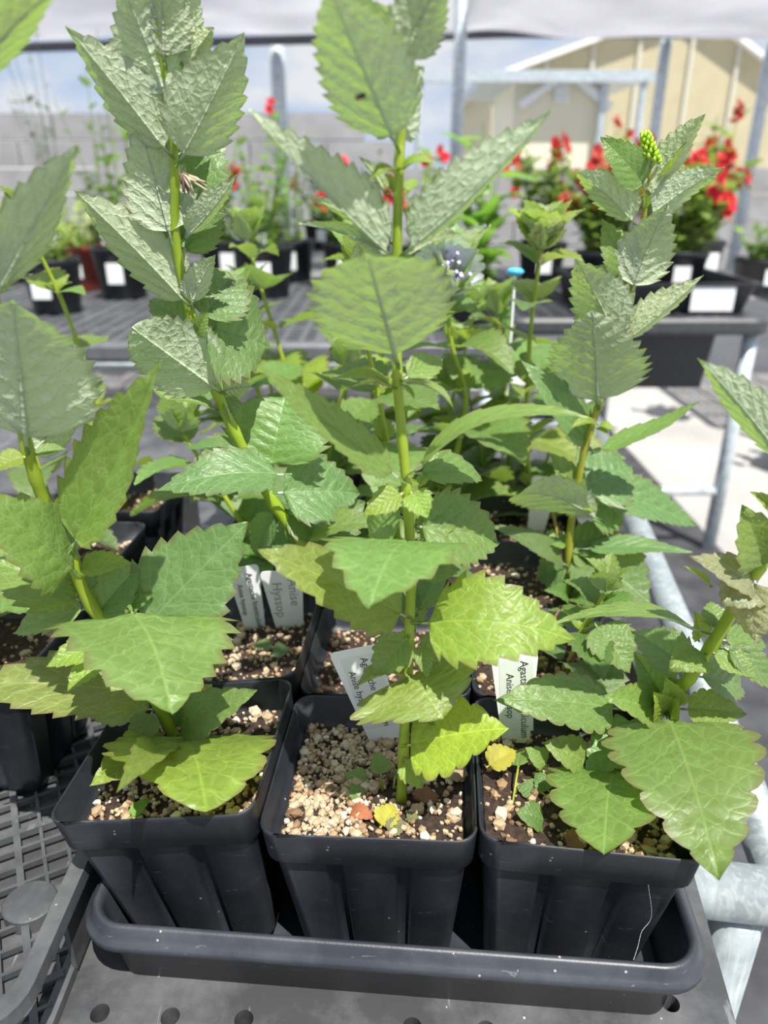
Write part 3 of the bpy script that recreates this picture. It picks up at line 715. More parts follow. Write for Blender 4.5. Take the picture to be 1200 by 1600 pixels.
# right front pot
rootR = potted('potted_herb', 'potted herb leaning right with crinkled speckled shoots and one withered grey leaf', 'potted plant', 2, 0, 8, 700, lambda x, y: .95 if (x > .012 and y < .012) else .2, .42)
pathR = [(985, 1170, .300), (1010, 1138, .297), (1050, 1090, .292), (1078, 1058, .288), (1112, 1008, .283), (1150, 945, .276), (1186, 885, .270), (1216, 830, .264), (1250, 750, .256), (1280, 660, .25)]
R_leaves = [
 (1042, 1116, 1124, 1376, 205, 14, -.040, D(tint='g', arch=.08, fold=5, teeth=7, cren=True, amp=.12, peak=(.34, 1.05), free=True)),
 (962, 1192, 944, 1338, 165, 12, -.030, D(tint='l', arch=.08, fold=3, teeth=6, cren=True, amp=.15, db=-.012, peak=(.38, .80), tz=.102)),
 (968, 1108, 772, 1094, 88, 25, -.012, D(tint='g', arch=.06, fold=6, teeth=8, cren=True, amp=.12)),
 (1002, 1138, 914, 1210, 76, 15, -.014, D(tint='g', teeth=6, cren=True, amp=.13, db=-.006)),
 (1000, 1140, 1000, 1192, 44, 20, -.008, D(tint='g', teeth=5, cren=True)),
 (918, 1190, 848, 1160, 54, 15, .002, D(tint='l', teeth=5, cren=True, db=-.024, tz=.100)),
 (905, 1205, 868, 1240, 40, 15, -.006, D(tint='f', teeth=5, cren=True, db=-.012)),
 (855, 1196, 820, 1168, 34, 20, .002, D(tint='l', teeth=4, db=-.024, tz=.0945)),
 (1030, 1112, 942, 1088, 66, 20, -.012, D(tint='l', teeth=7, cren=True, quilt=2)),
 (1040, 1100, 990, 1018, 62, 20, .008, D(tint='g', teeth=7, cren=True)),
 (1046, 1108, 1040, 1058, 50, 25, -.008, D(tint='f', teeth=6, cren=True, quilt=2)),
 (1036, 1118, 1020, 1080, 50, 25, -.014, D(tint='f', teeth=6, cren=True, quilt=2)),
 (1048, 1122, 1062, 1090, 40, 25, -.012, D(tint='f', teeth=6, cren=True, quilt=2)),
 (1068, 1108, 1168, 1116, 58, 20, -.008, D(tint='l', teeth=6, cren=True, quilt=2)),
 (1102, 1022, 1046, 1044, 62, 25, -.010, D(tint='l', teeth=5, cren=True, quilt=2, curl=.25)),
 (1112, 1018, 1184, 1060, 44, 30, -.010, D(tint='l', teeth=6, cren=True, quilt=2)),
 (1092, 1000, 1085, 955, 36, 40, .0, D(tint='f', teeth=6, quilt=2)),
 (1098, 990, 852, 982, 50, 62, -.012, D(tint='s', arch=.13, fold=10, teeth=9)),
 (1082, 1048, 986, 986, 72, 20, .022, D(tint='b', teeth=8)),
 (1088, 1056, 1160, 1076, 66, 25, .020, D(tint='b', teeth=8)),
 (1070, 1062, 1048, 1100, 40, 25, .010, D(tint='k', teeth=6)),
 (1128, 1000, 1196, 1008, 46, 30, .010, D(tint='g', teeth=7)),
 (1120, 985, 1110, 940, 46, 25, .012, D(tint='g', teeth=7)),
 (1130, 1010, 1225, 1085, 50, 30, -.006, D(tint='b', teeth=7)),
 (1186, 925, 1078, 868, 64, 40, -.010, D(tint='d', fold=18, teeth=7, quilt=2, curl=.2)),
 (1180, 905, 1180, 1008, 74, 20, -.016, D(tint='d', fold=20, teeth=6, quilt=3, curl=.4)),
 (1178, 918, 1130, 940, 74, 30, -.012, D(tint='d', fold=12, teeth=6, quilt=3, curl=.3)),
 (1110, 915, 1068, 884, 14, 40, -.006, D(tint='f', teeth=4, db=-.002)),
 (1192, 888, 1158, 788, 84, 20, -.004, D(tint='l', fold=20, teeth=6, amp=.14)),
 (1225, 810, 1172, 768, 30, 30, .0, D(tint='f', teeth=6)),
 (1236, 735, 1090, 560, 76, 152, -.010, D(tint='s', fold=30, arch=.04, teeth=7, amp=.14)),
 (1262, 715, 1330, 600, 80, 150, -.006, D(tint='s', teeth=8)),
 (1278, 665, 1230, 560, 60, 150, .006, D(tint='l', teeth=8)),
 (1280, 662, 1310, 560, 60, 150, .004, D(tint='l', teeth=8)),
 (1010, 1140, 1100, 1200, 60, 35, .012, D(tint='k', teeth=6)),
 (970, 1130, 1000, 1170, 60, 20, .010, D(tint='k', teeth=6)),
]
photo_plant(rootR, pathR, R_leaves, .0030, .0026, (.95, .98, .8))
seedling(rootR, (862, 1250), [(826, 1235, SOIL + .004), (848, 1222, SOIL + .006)], .010, 'k')
seedling(rootR, (842, 1285), [(830, 1276, SOIL + .005)], .013, 'k')
seedling(rootR, (800, 1262), [(812, 1185, SOIL + .010)], .010, 'l')
litter(rootR, 785, 1185, SOIL + .012, .018, .013, 30, (1.3, 2.2, .5), .1)
litter(rootR, 1028, 1235, SOIL + .004, .008, .006, 30, (1.2, 1.9, .5), .1)
litter(rootR, 905, 1310, SOIL + .003, .016, .009, 30, (.9, .9, .8), .4)

cw = [at(1013, 1383, .2168), at(1018, 1432, .2200), at(1003, 1455, .2185), at(997, 1478, .2150), at(990, 1500, .2095)]
tag(MB().tube([p - cw[-1] for p in catmull(cw, 4)], .00005, 5).build('cobweb_thread', M_white, None, cw[-1]), 'fine white cobweb thread between the right front pot and the tray lip', 'cobweb')
# second row, middle pot: tall herb leaning left
rootB = potted('potted_herb', 'tall potted herb with silvery leaf undersides curving left behind the front pots', 'potted plant', 1, 1, 11, 420, None, .42)
pathB = [(553, 965, .372), (512, 905, .370), (468, 845, .368), (430, 790, .365), (400, 740, .362), (365, 672, .358), (340, 615, .354), (310, 540, .350), (298, 492, .348), (286, 440, .345), (274, 372, .342), (273, 280, .338), (270, 215, .335), (262, 150, .332), (252, 80, .329), (243, 0, .326), (238, -60, .324)]
B_leaves = [
 (480, 842, 604, 820, 62, 50, -.014, D(tint='s', arch=.12, fold=14, teeth=8)),
 (476, 850, 570, 785, 100, 15, .020, D(tint='b', teeth=8)),
 (468, 845, 395, 860, 60, 30, .012, D(tint='k', teeth=6)),
 (430, 795, 400, 870, 44, 25, .010, D(tint='b', teeth=6)),
 (445, 812, 475, 850, 40, 25, .004, D(tint='b', teeth=6)),
 (424, 732, 446, 620, 150, 12, .018, D(tint='g', fold=5, teeth=8, amp=.13, db=.006, peak=(.4, .6))),
 (432, 770, 560, 772, 120, 20, .022, D(tint='b', teeth=9)),
 (440, 800, 520, 835, 70, 20, .010, D(tint='b', teeth=7)),
 (446, 742, 244, 768, 90, 40, -.020, D(tint='b', arch=.10, fold=8, teeth=8, amp=.13, db=-.006)),
 (410, 752, 320, 700, 40, 120, .01, D(tint='g', teeth=6)),
 (346, 612, 206, 512, 128, 152, -.012, D(tint='s', arch=.0, fold=8, teeth=12, amp=.12, peak=(.5, .6))),
 (346, 612, 392, 604, 60, 150, .004, D(tint='s', teeth=7)),
 (350, 618, 372, 670, 34, 30, .006, D(tint='b', teeth=6)),
 (338, 640, 264, 626, 24, 55, -.002, D(tint='l', arch=.12, teeth=7)),
 (312, 505, 422, 545, 150, 20, .022, D(tint='b', fold=8, teeth=8, amp=.12)),
 (312, 500, 380, 430, 100, 25, .022, D(tint='b', fold=8, teeth=8, amp=.12)),
 (300, 512, 234, 470, 62, 25, .014, D(tint='g', teeth=7)),
 (306, 526, 326, 486, 30, 20, -.004, D(tint='l', teeth=5)),
 (308, 530, 340, 488, 34, 20, .008, D(tint='k', teeth=5)),
 (298, 480, 114, 296, 98, 152, -.010, D(tint='s', arch=.03, fold=22, teeth=8, amp=.14)),
 (298, 478, 336, 398, 50, 150, -.004, D(tint='s', fold=20, teeth=7)),
 (268, 374, 214, 184, 104, 168, -.001, D(tint='s', arch=.02, fold=8, teeth=9, amp=.13)),
 (288, 372, 370, 272, 48, 150, -.008, D(tint='s', fold=32, arch=-.05, teeth=7, amp=.14)),
 (288, 376, 336, 186, 98, 15, .020, D(tint='b', fold=6, teeth=9, amp=.13)),
 (284, 400, 340, 300, 80, 15, .020, D(tint='b', fold=6, teeth=9, db=.004)),
 (276, 390, 230, 330, 70, 20, .016, D(tint='b', fold=6, teeth=9, db=.004)),
 (266, 242, 102, 40, 98, 152, -.010, D(tint='s', fold=22, arch=.02, teeth=8, amp=.13)),
 (280, 252, 382, 50, 118, 164, -.012, D(tint='s', fold=18, arch=-.03, teeth=8, amp=.13)),
 (268, 232, 240, 190, 40, 150, .008, D(tint='l', teeth=6)),
 (280, 240, 330, 200, 40, 30, .010, D(tint='k', teeth=6)),
 (262, 158, 190, -24, 124, 168, -.010, D(tint='s', fold=12, teeth=10, amp=.13)),
 (284, 96, 306, -40, 66, 160, .0, D(tint='s', fold=16, teeth=9, amp=.13)),
 (256, 96, 248, -46, 84, 165, -.008, D(tint='s', fold=16, teeth=9, amp=.13)),
 (288, 104, 334, 42, 54, 165, .006, D(tint='l', fold=14, teeth=6, amp=.14)),
 (266, 150, 240, 110, 40, 150, .010, D(tint='g', teeth=6)),
 (266, 155, 300, 120, 40, 30, .010, D(tint='g', teeth=6)),
]
stB = photo_plant(rootB, pathB, B_leaves, .0036, .0011, (.95, 1.0, .7))
# withered flower tuft caught at a node
rs = random.Random(5); tuft_o = at(286, 272, .328)
for nm, mt, k0 in (('withered_flower', M_brown, 9), ('withered_bract', M_straw, 8)):
    mb = MB()
    for k in range(k0):
        tgt = at(rs.uniform(283, 302), rs.uniform(272, 306), .326) if k0 == 9 else at(rs.uniform(296, 324), rs.uniform(280, 300), .324)
        mb.tube([tuft_o - rootB.location, (tuft_o * .4 + tgt * .6) - rootB.location + Vector((0, 0, rs.uniform(-.001, .002))), tgt - rootB.location], [.0007, .0006, .0003], 5)
    mb.build(nm, mt, stB, smooth=True)

# third row, right pot: herb with silvery heart-shaped leaf and budding tip
rootC = potted('potted_herb', 'potted herb with pointed silvery leaves and a yellow-green budding tip near the galvanised rail', 'potted plant', 2, 2, 14, 300, None, .42)
pathC = [(886, 945, .455), (889, 850, .454), (900, 770, .452), (914, 700, .450), (933, 640, .448), (950, 580, .446), (970, 540, .444), (985, 470, .442), (998, 400, .440), (1006, 340, .438), (1013, 290, .436), (1016, 262, .435)]
C_leaves = [
 (935, 634, 926, 488, 140, 172, -.022, D(tint='s', arch=.02, fold=8, teeth=11, amp=.13, peak=(.42, .85), quilt=1.6)),
 (930, 706, 1094, 627, 50, 60, -.014, D(tint='s', arch=-.05, fold=12, teeth=7)),
 (922, 702, 814, 562, 60, 30, .002, D(tint='b', fold=14, teeth=8)),
 (932, 662, 892, 668, 22, 50, -.008, D(tint='f', arch=.15, teeth=6)),
 (934, 664, 960, 674, 18, 50, -.008, D(tint='f', arch=.15, teeth=6)),
 (932, 668, 950, 680, 14, 50, -.008, D(tint='f', teeth=5)),
 (900, 780, 860, 708, 50, 30, .004, D(tint='l', teeth=6)),
 (915, 790, 925, 800, 24, 30, -.010, D(tint='f', teeth=4)),
 (940, 815, 806, 775, 82, 135, -.034, D(tint='g', arch=.12, fold=6, teeth=12, peak=(.6, .5), db=-.004)),
 (906, 765, 984, 730, 110, 15, .030, D(tint='b', fold=5, teeth=8)),
 (906, 785, 975, 800, 90, 25, .024, D(tint='g', fold=5, teeth=8)),
 (930, 765, 1088, 822, 76, 40, .010, D(tint='b', arch=.05, teeth=9, db=.014)),
 (908, 858, 1082, 863, 46, 52, -.012, D(tint='b', arch=.05, fold=10, teeth=9)),
 (900, 860, 1018, 945, 116, 25, .010, D(tint='b', teeth=8, db=.010)),
 (890, 870, 968, 820, 60, 30, .02, D(tint='k', teeth=7)),
 (885, 884, 762, 822, 46, 45, -.014, D(tint='b', fold=12, teeth=9)),
 (888, 850, 840, 845, 44, 50, .004, D(tint='l', teeth=7, quilt=2)),
 (892, 860, 925, 880, 44, 30, .0, D(tint='g', teeth=6)),
 (888, 880, 840, 905, 70, 30, .016, D(tint='b', teeth=7)),
 (890, 932, 960, 915, 46, 35, -.012, D(tint='g', teeth=6)),
 (888, 936, 850, 922, 36, 35, -.012, D(tint='g', teeth=6)),
 (893, 934, 935, 952, 34, 35, -.016, D(tint='g', teeth=6)),
 (966, 538, 898, 404, 88, 165, -.014, D(tint='s', fold=12, teeth=9, amp=.13, quilt=1.6)),
 (974, 534, 1100, 430, 62, 140, -.010, D(tint='l', fold=32, arch=-.02, teeth=8, amp=.15)),
 (972, 520, 960, 480, 34, 30, .010, D(tint='f', teeth=5)),
 (988, 456, 1044, 318, 86, 165, -.014, D(tint='s', fold=10, teeth=9, amp=.13, quilt=1.6)),
 (978, 435, 940, 343, 60, 30, .006, D(tint='g', fold=10, teeth=8)),
 (985, 460, 925, 415, 50, 30, .012, D(tint='g', fold=10, teeth=8)),
 (994, 352, 896, 266, 62, 150, -.010, D(tint='s', fold=20, teeth=9, amp=.14, quilt=1.6)),
 (1014, 338, 1132, 261, 58, 150, -.010, D(tint='s', fold=22, teeth=8, amp=.13, quilt=1.6)),
 (1010, 335, 1040, 300, 44, 30, .008, D(tint='b', teeth=8)),
 (1008, 292, 938, 214, 56, 20, -.002, D(tint='g', fold=10, teeth=9)),
 (1012, 280, 946, 212, 36, 40, .006, D(tint='f', fold=14, teeth=8)),
 (1014, 312, 1102, 178, 64, 150, -.010, D(tint='l', fold=20, teeth=9, amp=.12)),
 (1018, 285, 1090, 190, 44, 40, .002, D(tint='f', fold=14, teeth=8)),
 (1010, 325, 1006, 300, 14, 30, -.006, D(tint='f', teeth=4)),
]
stC = photo_plant(rootC, pathC, C_leaves, .0028, .0010, (1.0, .78, .8))
# side stems low on the same herb
for (a, b_) in (((884, 930), (862, 790)), ((925, 935), (950, 850)), ((880, 945), (868, 880))):
    p = [at(a[0], a[1], .458), at((a[0] + b_[0]) / 2 + 3, (a[1] + b_[1]) / 2, .46), at(b_[0], b_[1], .463)]
    o = MB().tube([q - rootC.location for q in p], .0012, 6).build('side_stem', M_stem, rootC, smooth=True); o.color = (.9, .5, .8, 1)
mb = MB(); rs = random.Random(3)                        # the budding spike
for k in range(46):
    u = k / 45; p = at(1016 - 8 * u, 256 - 44 * u, .432) ; a = k * 2.4; r = .0040 * (1 - .8 * u)
    c = p + Vector((math.cos(a) * r, math.sin(a) * r, 0)) - rootC.location
    mb.tube([c, c + Vector((math.cos(a) * .0012, math.sin(a) * .0012, .0016)), c + Vector((math.cos(a) * .0014, math.sin(a) * .0014, .003))], [.0009, .0011, .0003], 5)
o = mb.build('flower_bud_spike', M_stem, stC, smooth=True); o.color = (1.2, 1.5, .6, 1)

# ------------------------------------------------------------------ the herbs farther back in the tray
LIB = [leaf_mesh('leaf', 1, .54 + .05 * k, .06 + .05 * (k % 3), 10 + 6 * (k % 3), 8, .13, 1.0, k % 2 == 0, 0, 0, .08, seed=90 + k) for k in range(6)]
def lib_leaf(parent, origin, p0, direction, L, tint, seed, name='leaf', lib=None, nrm=Vector((0, 0, 1)), owner=None):
    me = (lib or LIB)[seed % len(lib or LIB)]; o = bpy.data.objects.new(name, me); COL.objects.link(o); o.parent = parent
    best = None; d0 = direction.normalized()
    for k in range(60 if owner else 1):
        d, s_ = d0, L
        if k:
            d = Matrix.Rotation((-1) ** k * .16 * ((k % 10) // 2 + 1), 3, 'Z') @ d0; d = (d + Vector((0, 0, .10 * (k % 10)))).normalized(); s_ = L * (1, .82, .62, .42, .3, .22)[k // 10]
        n_ = nrm + Vector((0, 0, .3)) if k else nrm
        M = Matrix.Translation(p0 - origin) @ basis(d, n_).to_4x4() @ Matrix.Scale(s_, 4)
        n = clashes(me, Matrix.Translation(origin) @ M, owner) if owner else 0
        if best is None or n < best[0]: best = (n, M)
        if n == 0: break
    o.matrix_local = best[1]; o.color = (*tint, 1)
    if owner:
        register(me, Matrix.Translation(origin) @ best[1], owner)
        if best[0]: print('leaf still touches', owner, best[0])
    return o
JOBS = []
def grow(root, pts, size, nodes, seed, tints='gbk', r0=.0022, droop=.25, top=True):
    rs = random.Random(seed); st = stem_obj(root, pts, r0, r0 * .6, (1, .95, .8)); P = catmull(pts, 12)
    JOBS.append(lambda: leaf_out(root, st, P, rs, size, nodes, seed, tints, droop, top)); return st
def leaf_out(root, st, P, rs, size, nodes, seed, tints, droop, top):
    for k in range(nodes):
        u = (k + .6) / nodes; p = P[min(len(P) - 1, int(u * (len(P) - 1)))]; a0 = (k % 2) * math.pi / 2 + rs.uniform(-.5, .5) + seed
        s = size * (1 - .45 * abs(u - .35)) * (1 - .45 * max(0, u - .6) / .4)
        for side in (0, math.pi):
            el = -.35 + .75 * u + rs.uniform(-.25, .2) - droop * .2
            d = Vector((math.cos(a0 + side) * math.cos(el), math.sin(a0 + side) * math.cos(el), math.sin(el)))
            n = Vector((-d.x * math.sin(el), -d.y * math.sin(el), math.cos(el))) + Vector((rs.uniform(-.25, .25), rs.uniform(-.25, .25), 0))
            c = TINT[rs.choice(tints)]; v = rs.uniform(.85, 1.1)
            lib_leaf(st, root.location, p, d, s * rs.uniform(.85, 1.15), tuple(x * v for x in c), rs.randrange(6), nrm=n, owner=root.name)
            if rs.random() < .4:
                d2 = Vector((d.x * .6 - d.y * .5, d.y * .6 + d.x * .5, .5)); lib_leaf(st, root.location, p, d2, s * .35, TINT['f'], rs.randrange(6), owner=root.name)
    if top:
        p = P[-1]
        for k in range(4):
            a = k * math.pi / 2 + seed; d = Vector((math.cos(a) * .6, math.sin(a) * .6, .9)); lib_leaf(st, root.location, p, d, size * .5, TINT['l'], k, nrm=Vector((-d.x, -d.y, .6)), owner=root.name)
def run_jobs():
    for f in JOBS: f()
    JOBS.clear()
def soilp(i, j, dx=0, dy=0): return pot_center(i, j) + Vector((dx, dy, SOIL))
# ------------------------------------------------------------------ plant labels
FONT_ME = {}
def text_mesh(body, size):
    c = bpy.data.curves.new('lettering', 'FONT'); c.body = body; c.size = size; c.extrude = .00003; c.resolution_u = 2; c.align_x = 'LEFT'; c.align_y = 'CENTER'
    o = bpy.data.objects.new('lettering', c); COL.objects.link(o); bpy.context.view_layer.update()
    me = bpy.data.meshes.new_from_object(o.evaluated_get(bpy.context.evaluated_depsgraph_get())); bpy.data.objects.remove(o); return me
def plant_label(label, base, lean, Wd, Hh, lines=(), sticker=None, ink=None, tilt=0, yaw=0, mat=None, drop=.028):
    """tag pushed into the soil; lines = (text, x offset, start from top, size), reading downwards"""
    o = thing('plant_label', label, 'plant label', base)
    o.rotation_euler = (tilt, lean, yaw)
    ring = rrect(Wd / 2, Hh / 2, .0028, 4)
    ring = [Vector((v.x, 0, v.y + Hh / 2)) for v in ring]; low = [v + Vector((0, .0005, 0)) for v in ring]
    pt = [Vector((v.x * (1 if v.z > .004 else .55), v.y, v.z if v.z > .004 else -drop)) for v in ring]; pl = [v + Vector((0, .0005, 0)) for v in pt]
    n = len(ring); b = MB().add(pt + pl, [tuple(range(n)), tuple(range(2 * n - 1, n - 1, -1))] + [(k, k + n, (k + 1) % n + n, (k + 1) % n) for k in range(n)]).build('tag', mat or M_white, o)
    from mathutils import Euler
    register(b.data, Matrix.Translation(base) @ Euler((tilt, lean, yaw)).to_matrix().to_4x4(), 'label')
    if sticker:
        x0, x1, z0, z1 = sticker
        MB().box(((x0 + x1) / 2, -.00008, (z0 + z1) / 2), ((x1 - x0) / 2, .00006, (z1 - z0) / 2)).build('sticker', M_sticker, o)
    for body, x, z, size in lines:
        me = text_mesh(body, size); me.materials.clear(); me.materials.append(ink or M_ink)
        t = bpy.data.objects.new('lettering', me); COL.objects.link(t); t.parent = o
        t.matrix_local = Matrix.Translation((x, -.00025, z)) @ Matrix(((0, 1, 0), (0, 0, -1), (-1, 0, 0))).to_4x4()
    return o
pR = on(806, 1165, SOIL)
plant_label('white label with printed sticker standing in the pot with the right-leaning herb', pR, R(-5), .0228, .059, [("Agastache foeniculum", .0045, .0545, .0056), ("Anise hyssop", -.0025, .047, .0054)], (-.0075, .0090, .010, .0555), tilt=R(2), yaw=R(-4), drop=.006)
pM = on(606, 1162, SOIL)
plant_label('white printed label tilted to the left behind the tall straight herb', pM, R(-15), .0250, .064, [('Agastache foeniculum', .003, .0580, .0052), ('Anise hyssop', -.005, .051, .0052)], (-.0085, .0095, .012, .0595), tilt=R(4), yaw=R(-3), ink=M_ink)
p3 = on(401, 990, SOIL)
plant_label('narrow white printed label beside a blank-looking handwritten label, nearer the mesh flat', p3, R(-6), .0195, .052, [('Agastache foeniculum', .003, .047, .005), ('Anise hyssop', -.004, .040, .0045)], tilt=R(4), yaw=R(12), drop=.010)
p4 = on(455, 994, SOIL)
plant_label('wide chalky white label with faded handwriting in the seedling pot', p4, R(-4), .0262, .050, [('Anise', .006, .044, .009), ('Hyssop', -.004, .042, .009)], ink=M_inkp, tilt=R(4), yaw=R(-2), drop=.010)
def far_label(label, px, py, pj, Wd, Hh, lean=0):
    b = pot_center(*pj); box = MB().box((0, 0, Hh / 2), (Wd / 2, .001, Hh / 2)); me = mesh_from('tag_space', box.V, box.F); best = None
    for dy in (.012, .018, .006, .024, 0, -.008, -.016, -.024):          # a free spot in the pot
        for dx in (0, -.005, .005, -.010, .010, -.018, .018):
            base = Vector((at(px, py, b.y).x + dx, b.y + dy, SOIL)); n = clashes(me, Matrix.Translation(base), 'pot')
            if best is None or n < best[0]: best = (n, base)
    base = best[1]; return plant_label(label, base, R(lean), Wd, Hh, drop=.014)
far_label('tall white label standing among the leaves behind the curved stem', 512, 700, (1, 3), .022, .075, -3)
far_label('white label half hidden by dark leaves behind the two front labels', 398, 790, (0, 2), .022, .055, -4)
far_label('small white label at the foot of the budding herb', 866, 930, (2, 2), .020, .020, 3)
far_label('short white label in the shade among the last tray rows', 520, 745, (1, 4), .024, .04, 2)
far_label('white label between leaves beside the budding herb stem', 845, 800, (2, 3), .022, .050, 5)

# small blue marker clipped among the leaves
bm_ = thing('blue_marker', 'small sky-blue plastic marker on a stake among the herbs', 'marker', Vector((at(805, 424, .655).x, .655, SOIL - .012)))
zt = at(805, 424, .655).z - SOIL + .012
MB().tube([(0, 0, -.0), (0, 0, zt - .004)], .0012, 6).build('stake', M_white, bm_)
register(bpy.data.objects['stake'].data, Matrix.Translation(bm_.location), 'label')
MB().lathe([(0, -.003), (.005, -.0025), (.0078, 0), (.005, .0025), (0, .003)], 16, (0, 0, zt)).build('disc', M_blue, bm_, smooth=True)

# second row left: only seedlings and two labels
r01 = potted('potted_seedling', 'black pot of gritty soil with a tiny seedling and two white plant labels', 'potted plant', 0, 1, 21, 520, None, .45)
seedling(r01, (410, 1030), [(412, 1010, SOIL + .006), (438, 1018, SOIL + .008)], .011, 'b')
litter(r01, 442, 1004, SOIL + .004, .014, .008, 10, (1.5, 1.0, .8), .4)
# second row right: short stems with a few leaves
r21 = potted('potted_herb', 'low potted herb with bare brown stems behind the right front pot', 'potted plant', 2, 1, 22, 420, None, .35)
best = None
for dx, dy in ((.01, 0), (.006, -.008), (.014, -.012), (0, -.012), (.02, -.004), (-.006, -.016), (.02, -.018), (-.012, -.006)):   # where no leaf of the taller herb hangs
    P_ = [soilp(2, 1, dx, dy), soilp(2, 1, dx + .008, dy + .004) + Vector((0, 0, .03)), soilp(2, 1, dx + .018, dy + .004) + Vector((0, 0, .055))]
    t_ = MB().tube(catmull(P_, 4), .0028, 8); n = clashes(mesh_from('stem_space', t_.V, t_.F), Matrix.Identity(4), 'pot')
    if best is None or n < best[0]: best = (n, P_)
st = grow(r21, best[1], .05, 3, 31, 'bgk')
o = put_leaf(st, r21.location, at(930, 975, .355), at(984, 1052, .333), 78 * .41 / FPX, 25, tint='g', teeth=7); register(o.data, Matrix.Translation(r21.location) @ o.matrix_basis, r21.name)
for k, (x, y, zx) in enumerate(((-.012, .006, .02), (.0, -.01, .03), (.012, .012, -.02))):
    b = soilp(2, 1, x, y); o = MB().tube([b - r21.location, b - r21.location + Vector((zx * .4, .004, .02)), b - r21.location + Vector((zx, .01, .04))], [.0012, .001, .0007], 6).build('bare_twig', M_brown, r21, smooth=True)
rows = [  # column, row, stem tip offset (x, y, height), leaf size, nodes, tints, label
 (0, 2, (-.05, .0, .115), .075, 5, 'bkg', 'low dark-leaved potted herb behind the two white labels'),
 (1, 2, None, .072, 7, 'bgl', 'slender potted herb rising directly behind the tall straight herb'),
 (0, 3, (-.04, .01, .18), .075, 6, 'bgl', 'bushy potted herb under the curved tall stem, fourth row of the tray'),
 (1, 3, None, .078, 7, 'bgs', 'potted herb topped by whitish leaves with lavender flowers'),
 (2, 3, None, .080, 7, 'bgo', 'potted herb with a starry tip of cream-edged leaves in the tray'),
 (0, 4, (-.05, .02, .22), .075, 6, 'lgf', 'light green potted herb in the far corner of the tray by the mesh flat'),
 (1, 4, (-.05, .02, .21), .075, 6, 'lgf', 'light green potted herb in the middle of the last tray row'),
 (2, 4, (-.02, .02, .16), .078, 6, 'bgk', 'dark potted herb in the last tray row near the galvanised rail'),
]
paths = {(1, 2): [(628, 890, .47), (618, 800, .47), (606, 700, .468), (590, 610, .466), (572, 530, .464), (565, 440, .462)],
         (1, 3): [(690, 800, .56), (715, 700, .56), (728, 620, .56), (706, 540, .558), (700, 480, .556), (700, 452, .556)],
         (2, 3): [(830, 790, .575), (824, 700, .575), (824, 620, .575), (828, 530, .573), (836, 460, .571), (846, 388, .57)]}
for n, (i, j, tip, size, nodes, tints, lab) in enumerate(rows):
    r = potted('potted_herb', lab, 'potted plant', i, j, 40 + n, 160, None, .4, fine=False)
    if tip is None:
        pts = [at(*p) for p in paths[(i, j)]]
        if pts[0].z > SOIL: pts = [Vector((pts[0].x + .004, pts[0].y, SOIL))] + pts
    else:
        b = soilp(i, j); pts = [b, b + Vector((tip[0] * .3, tip[1] * .3, tip[2] * .4)), b + Vector((tip[0] * .7, tip[1] * .7, tip[2] * .75)), b + Vector(tip)]
    s_ = grow(r, pts, size, nodes, 50 + n * 3, tints, droop=.4)
    if tip is not None and j >= 3:
        for q, (dx, dy) in enumerate(((.02, -.015), (-.022, .01))):
            b2 = soilp(i, j, dx, dy); grow(r, [b2, b2 + Vector((dx * .6, dy * .3, tip[2] * .4)), b2 + Vector((dx * 1.4, dy, tip[2] * .8))], size * .9, 4, 70 + n * 5 + q, tints, .0017)
    if (i, j) == (1, 3):                                   # whitish bracts and lavender flowers
        p = pts[-1]; M_lav = plain('lavender petal', (.5, .42, .85), .6)
        for k in range(6):
            a = k * 1.05 + .3; d = Vector((math.cos(a) * .55, math.sin(a) * .55, .95)); JOBS.append(lambda s_=s_, r=r, p=p, d=d, k=k: lib_leaf(s_, r.location, p + Vector((0, 0, -.01)), d, .062, (1.9, 1.6, 3.0), k, nrm=Vector((-d.x, -d.y, .5)), owner=r.name))
        rs = random.Random(8); mb = MB()
        for k in range(26):
            c = p - r.location + Vector((rs.uniform(-.006, .012), rs.uniform(-.02, -.008), .004 + .03 * rs.random()))
            mb.tube([c, c + Vector((rs.uniform(-.003, .003), -.004, .003))], [.0005, .0014], 6)
        mb.build('lavender_flowers', M_lav, s_)
    if (i, j) == (2, 3):
        p = pts[-1]
        for k in range(8):
            a = k * .8; d = Vector((math.cos(a) * .7, math.sin(a) * .7, .75)); JOBS.append(lambda s_=s_, r=r, p=p, d=d, k=k: lib_leaf(s_, r.location, p + Vector((0, 0, -.004)), d, .042, (1.7, 1.5, 1.3), k, nrm=Vector((-d.x, -d.y, .8)), owner=r.name))

run_jobs()

# ------------------------------------------------------------------ mesh flat on the left
FX, FY = -.1405, .172                                  # its near right corner
flat = thing('mesh_flat', 'black plastic mesh-bottomed flat with open sides beside the nursery tray', 'tray', (FX - .14, FY + .27, 0))
fo = Vector((FX - .14, FY + .27, 0)); hx, hy = .14, .27
def ring_obj(name, outer, inner, z0, z1, mat):
    rings = [up(outer, z0), up(outer, z1), up(inner, z1), up(inner, z0), up(outer, z0)]
    return loft(rings, False, False).build(name, mat, flat)
ring_obj('rim', rrect(hx, hy, .022), rrect(hx - .0075, hy - .0075, .016), .044, .052, M_mesh)
ring_obj('base_rim', rrect(hx - .006, hy - .006, .018), rrect(hx - .012, hy - .012, .012), .0005, .006, M_mesh)
def side_post(x, y, wx, wy): MB().box((x, y, .025), (wx, wy, .020)).build('side_panel', M_mesh, flat)
for k in range(5): 
    yy = -hy + .085 + k * .10
    for s in (-1, 1): side_post(s * (hx - .006), yy, .0012, .026)
for k in range(2):
    for s in (-1, 1): side_post(-.06 + k * .12, s * (hy - .006), .026, .0012)
mb = MB(); rng = math.tan(R(18))
nx = int(2 * (hx - .01) / .0105)
thin, thick = .0009, .0018
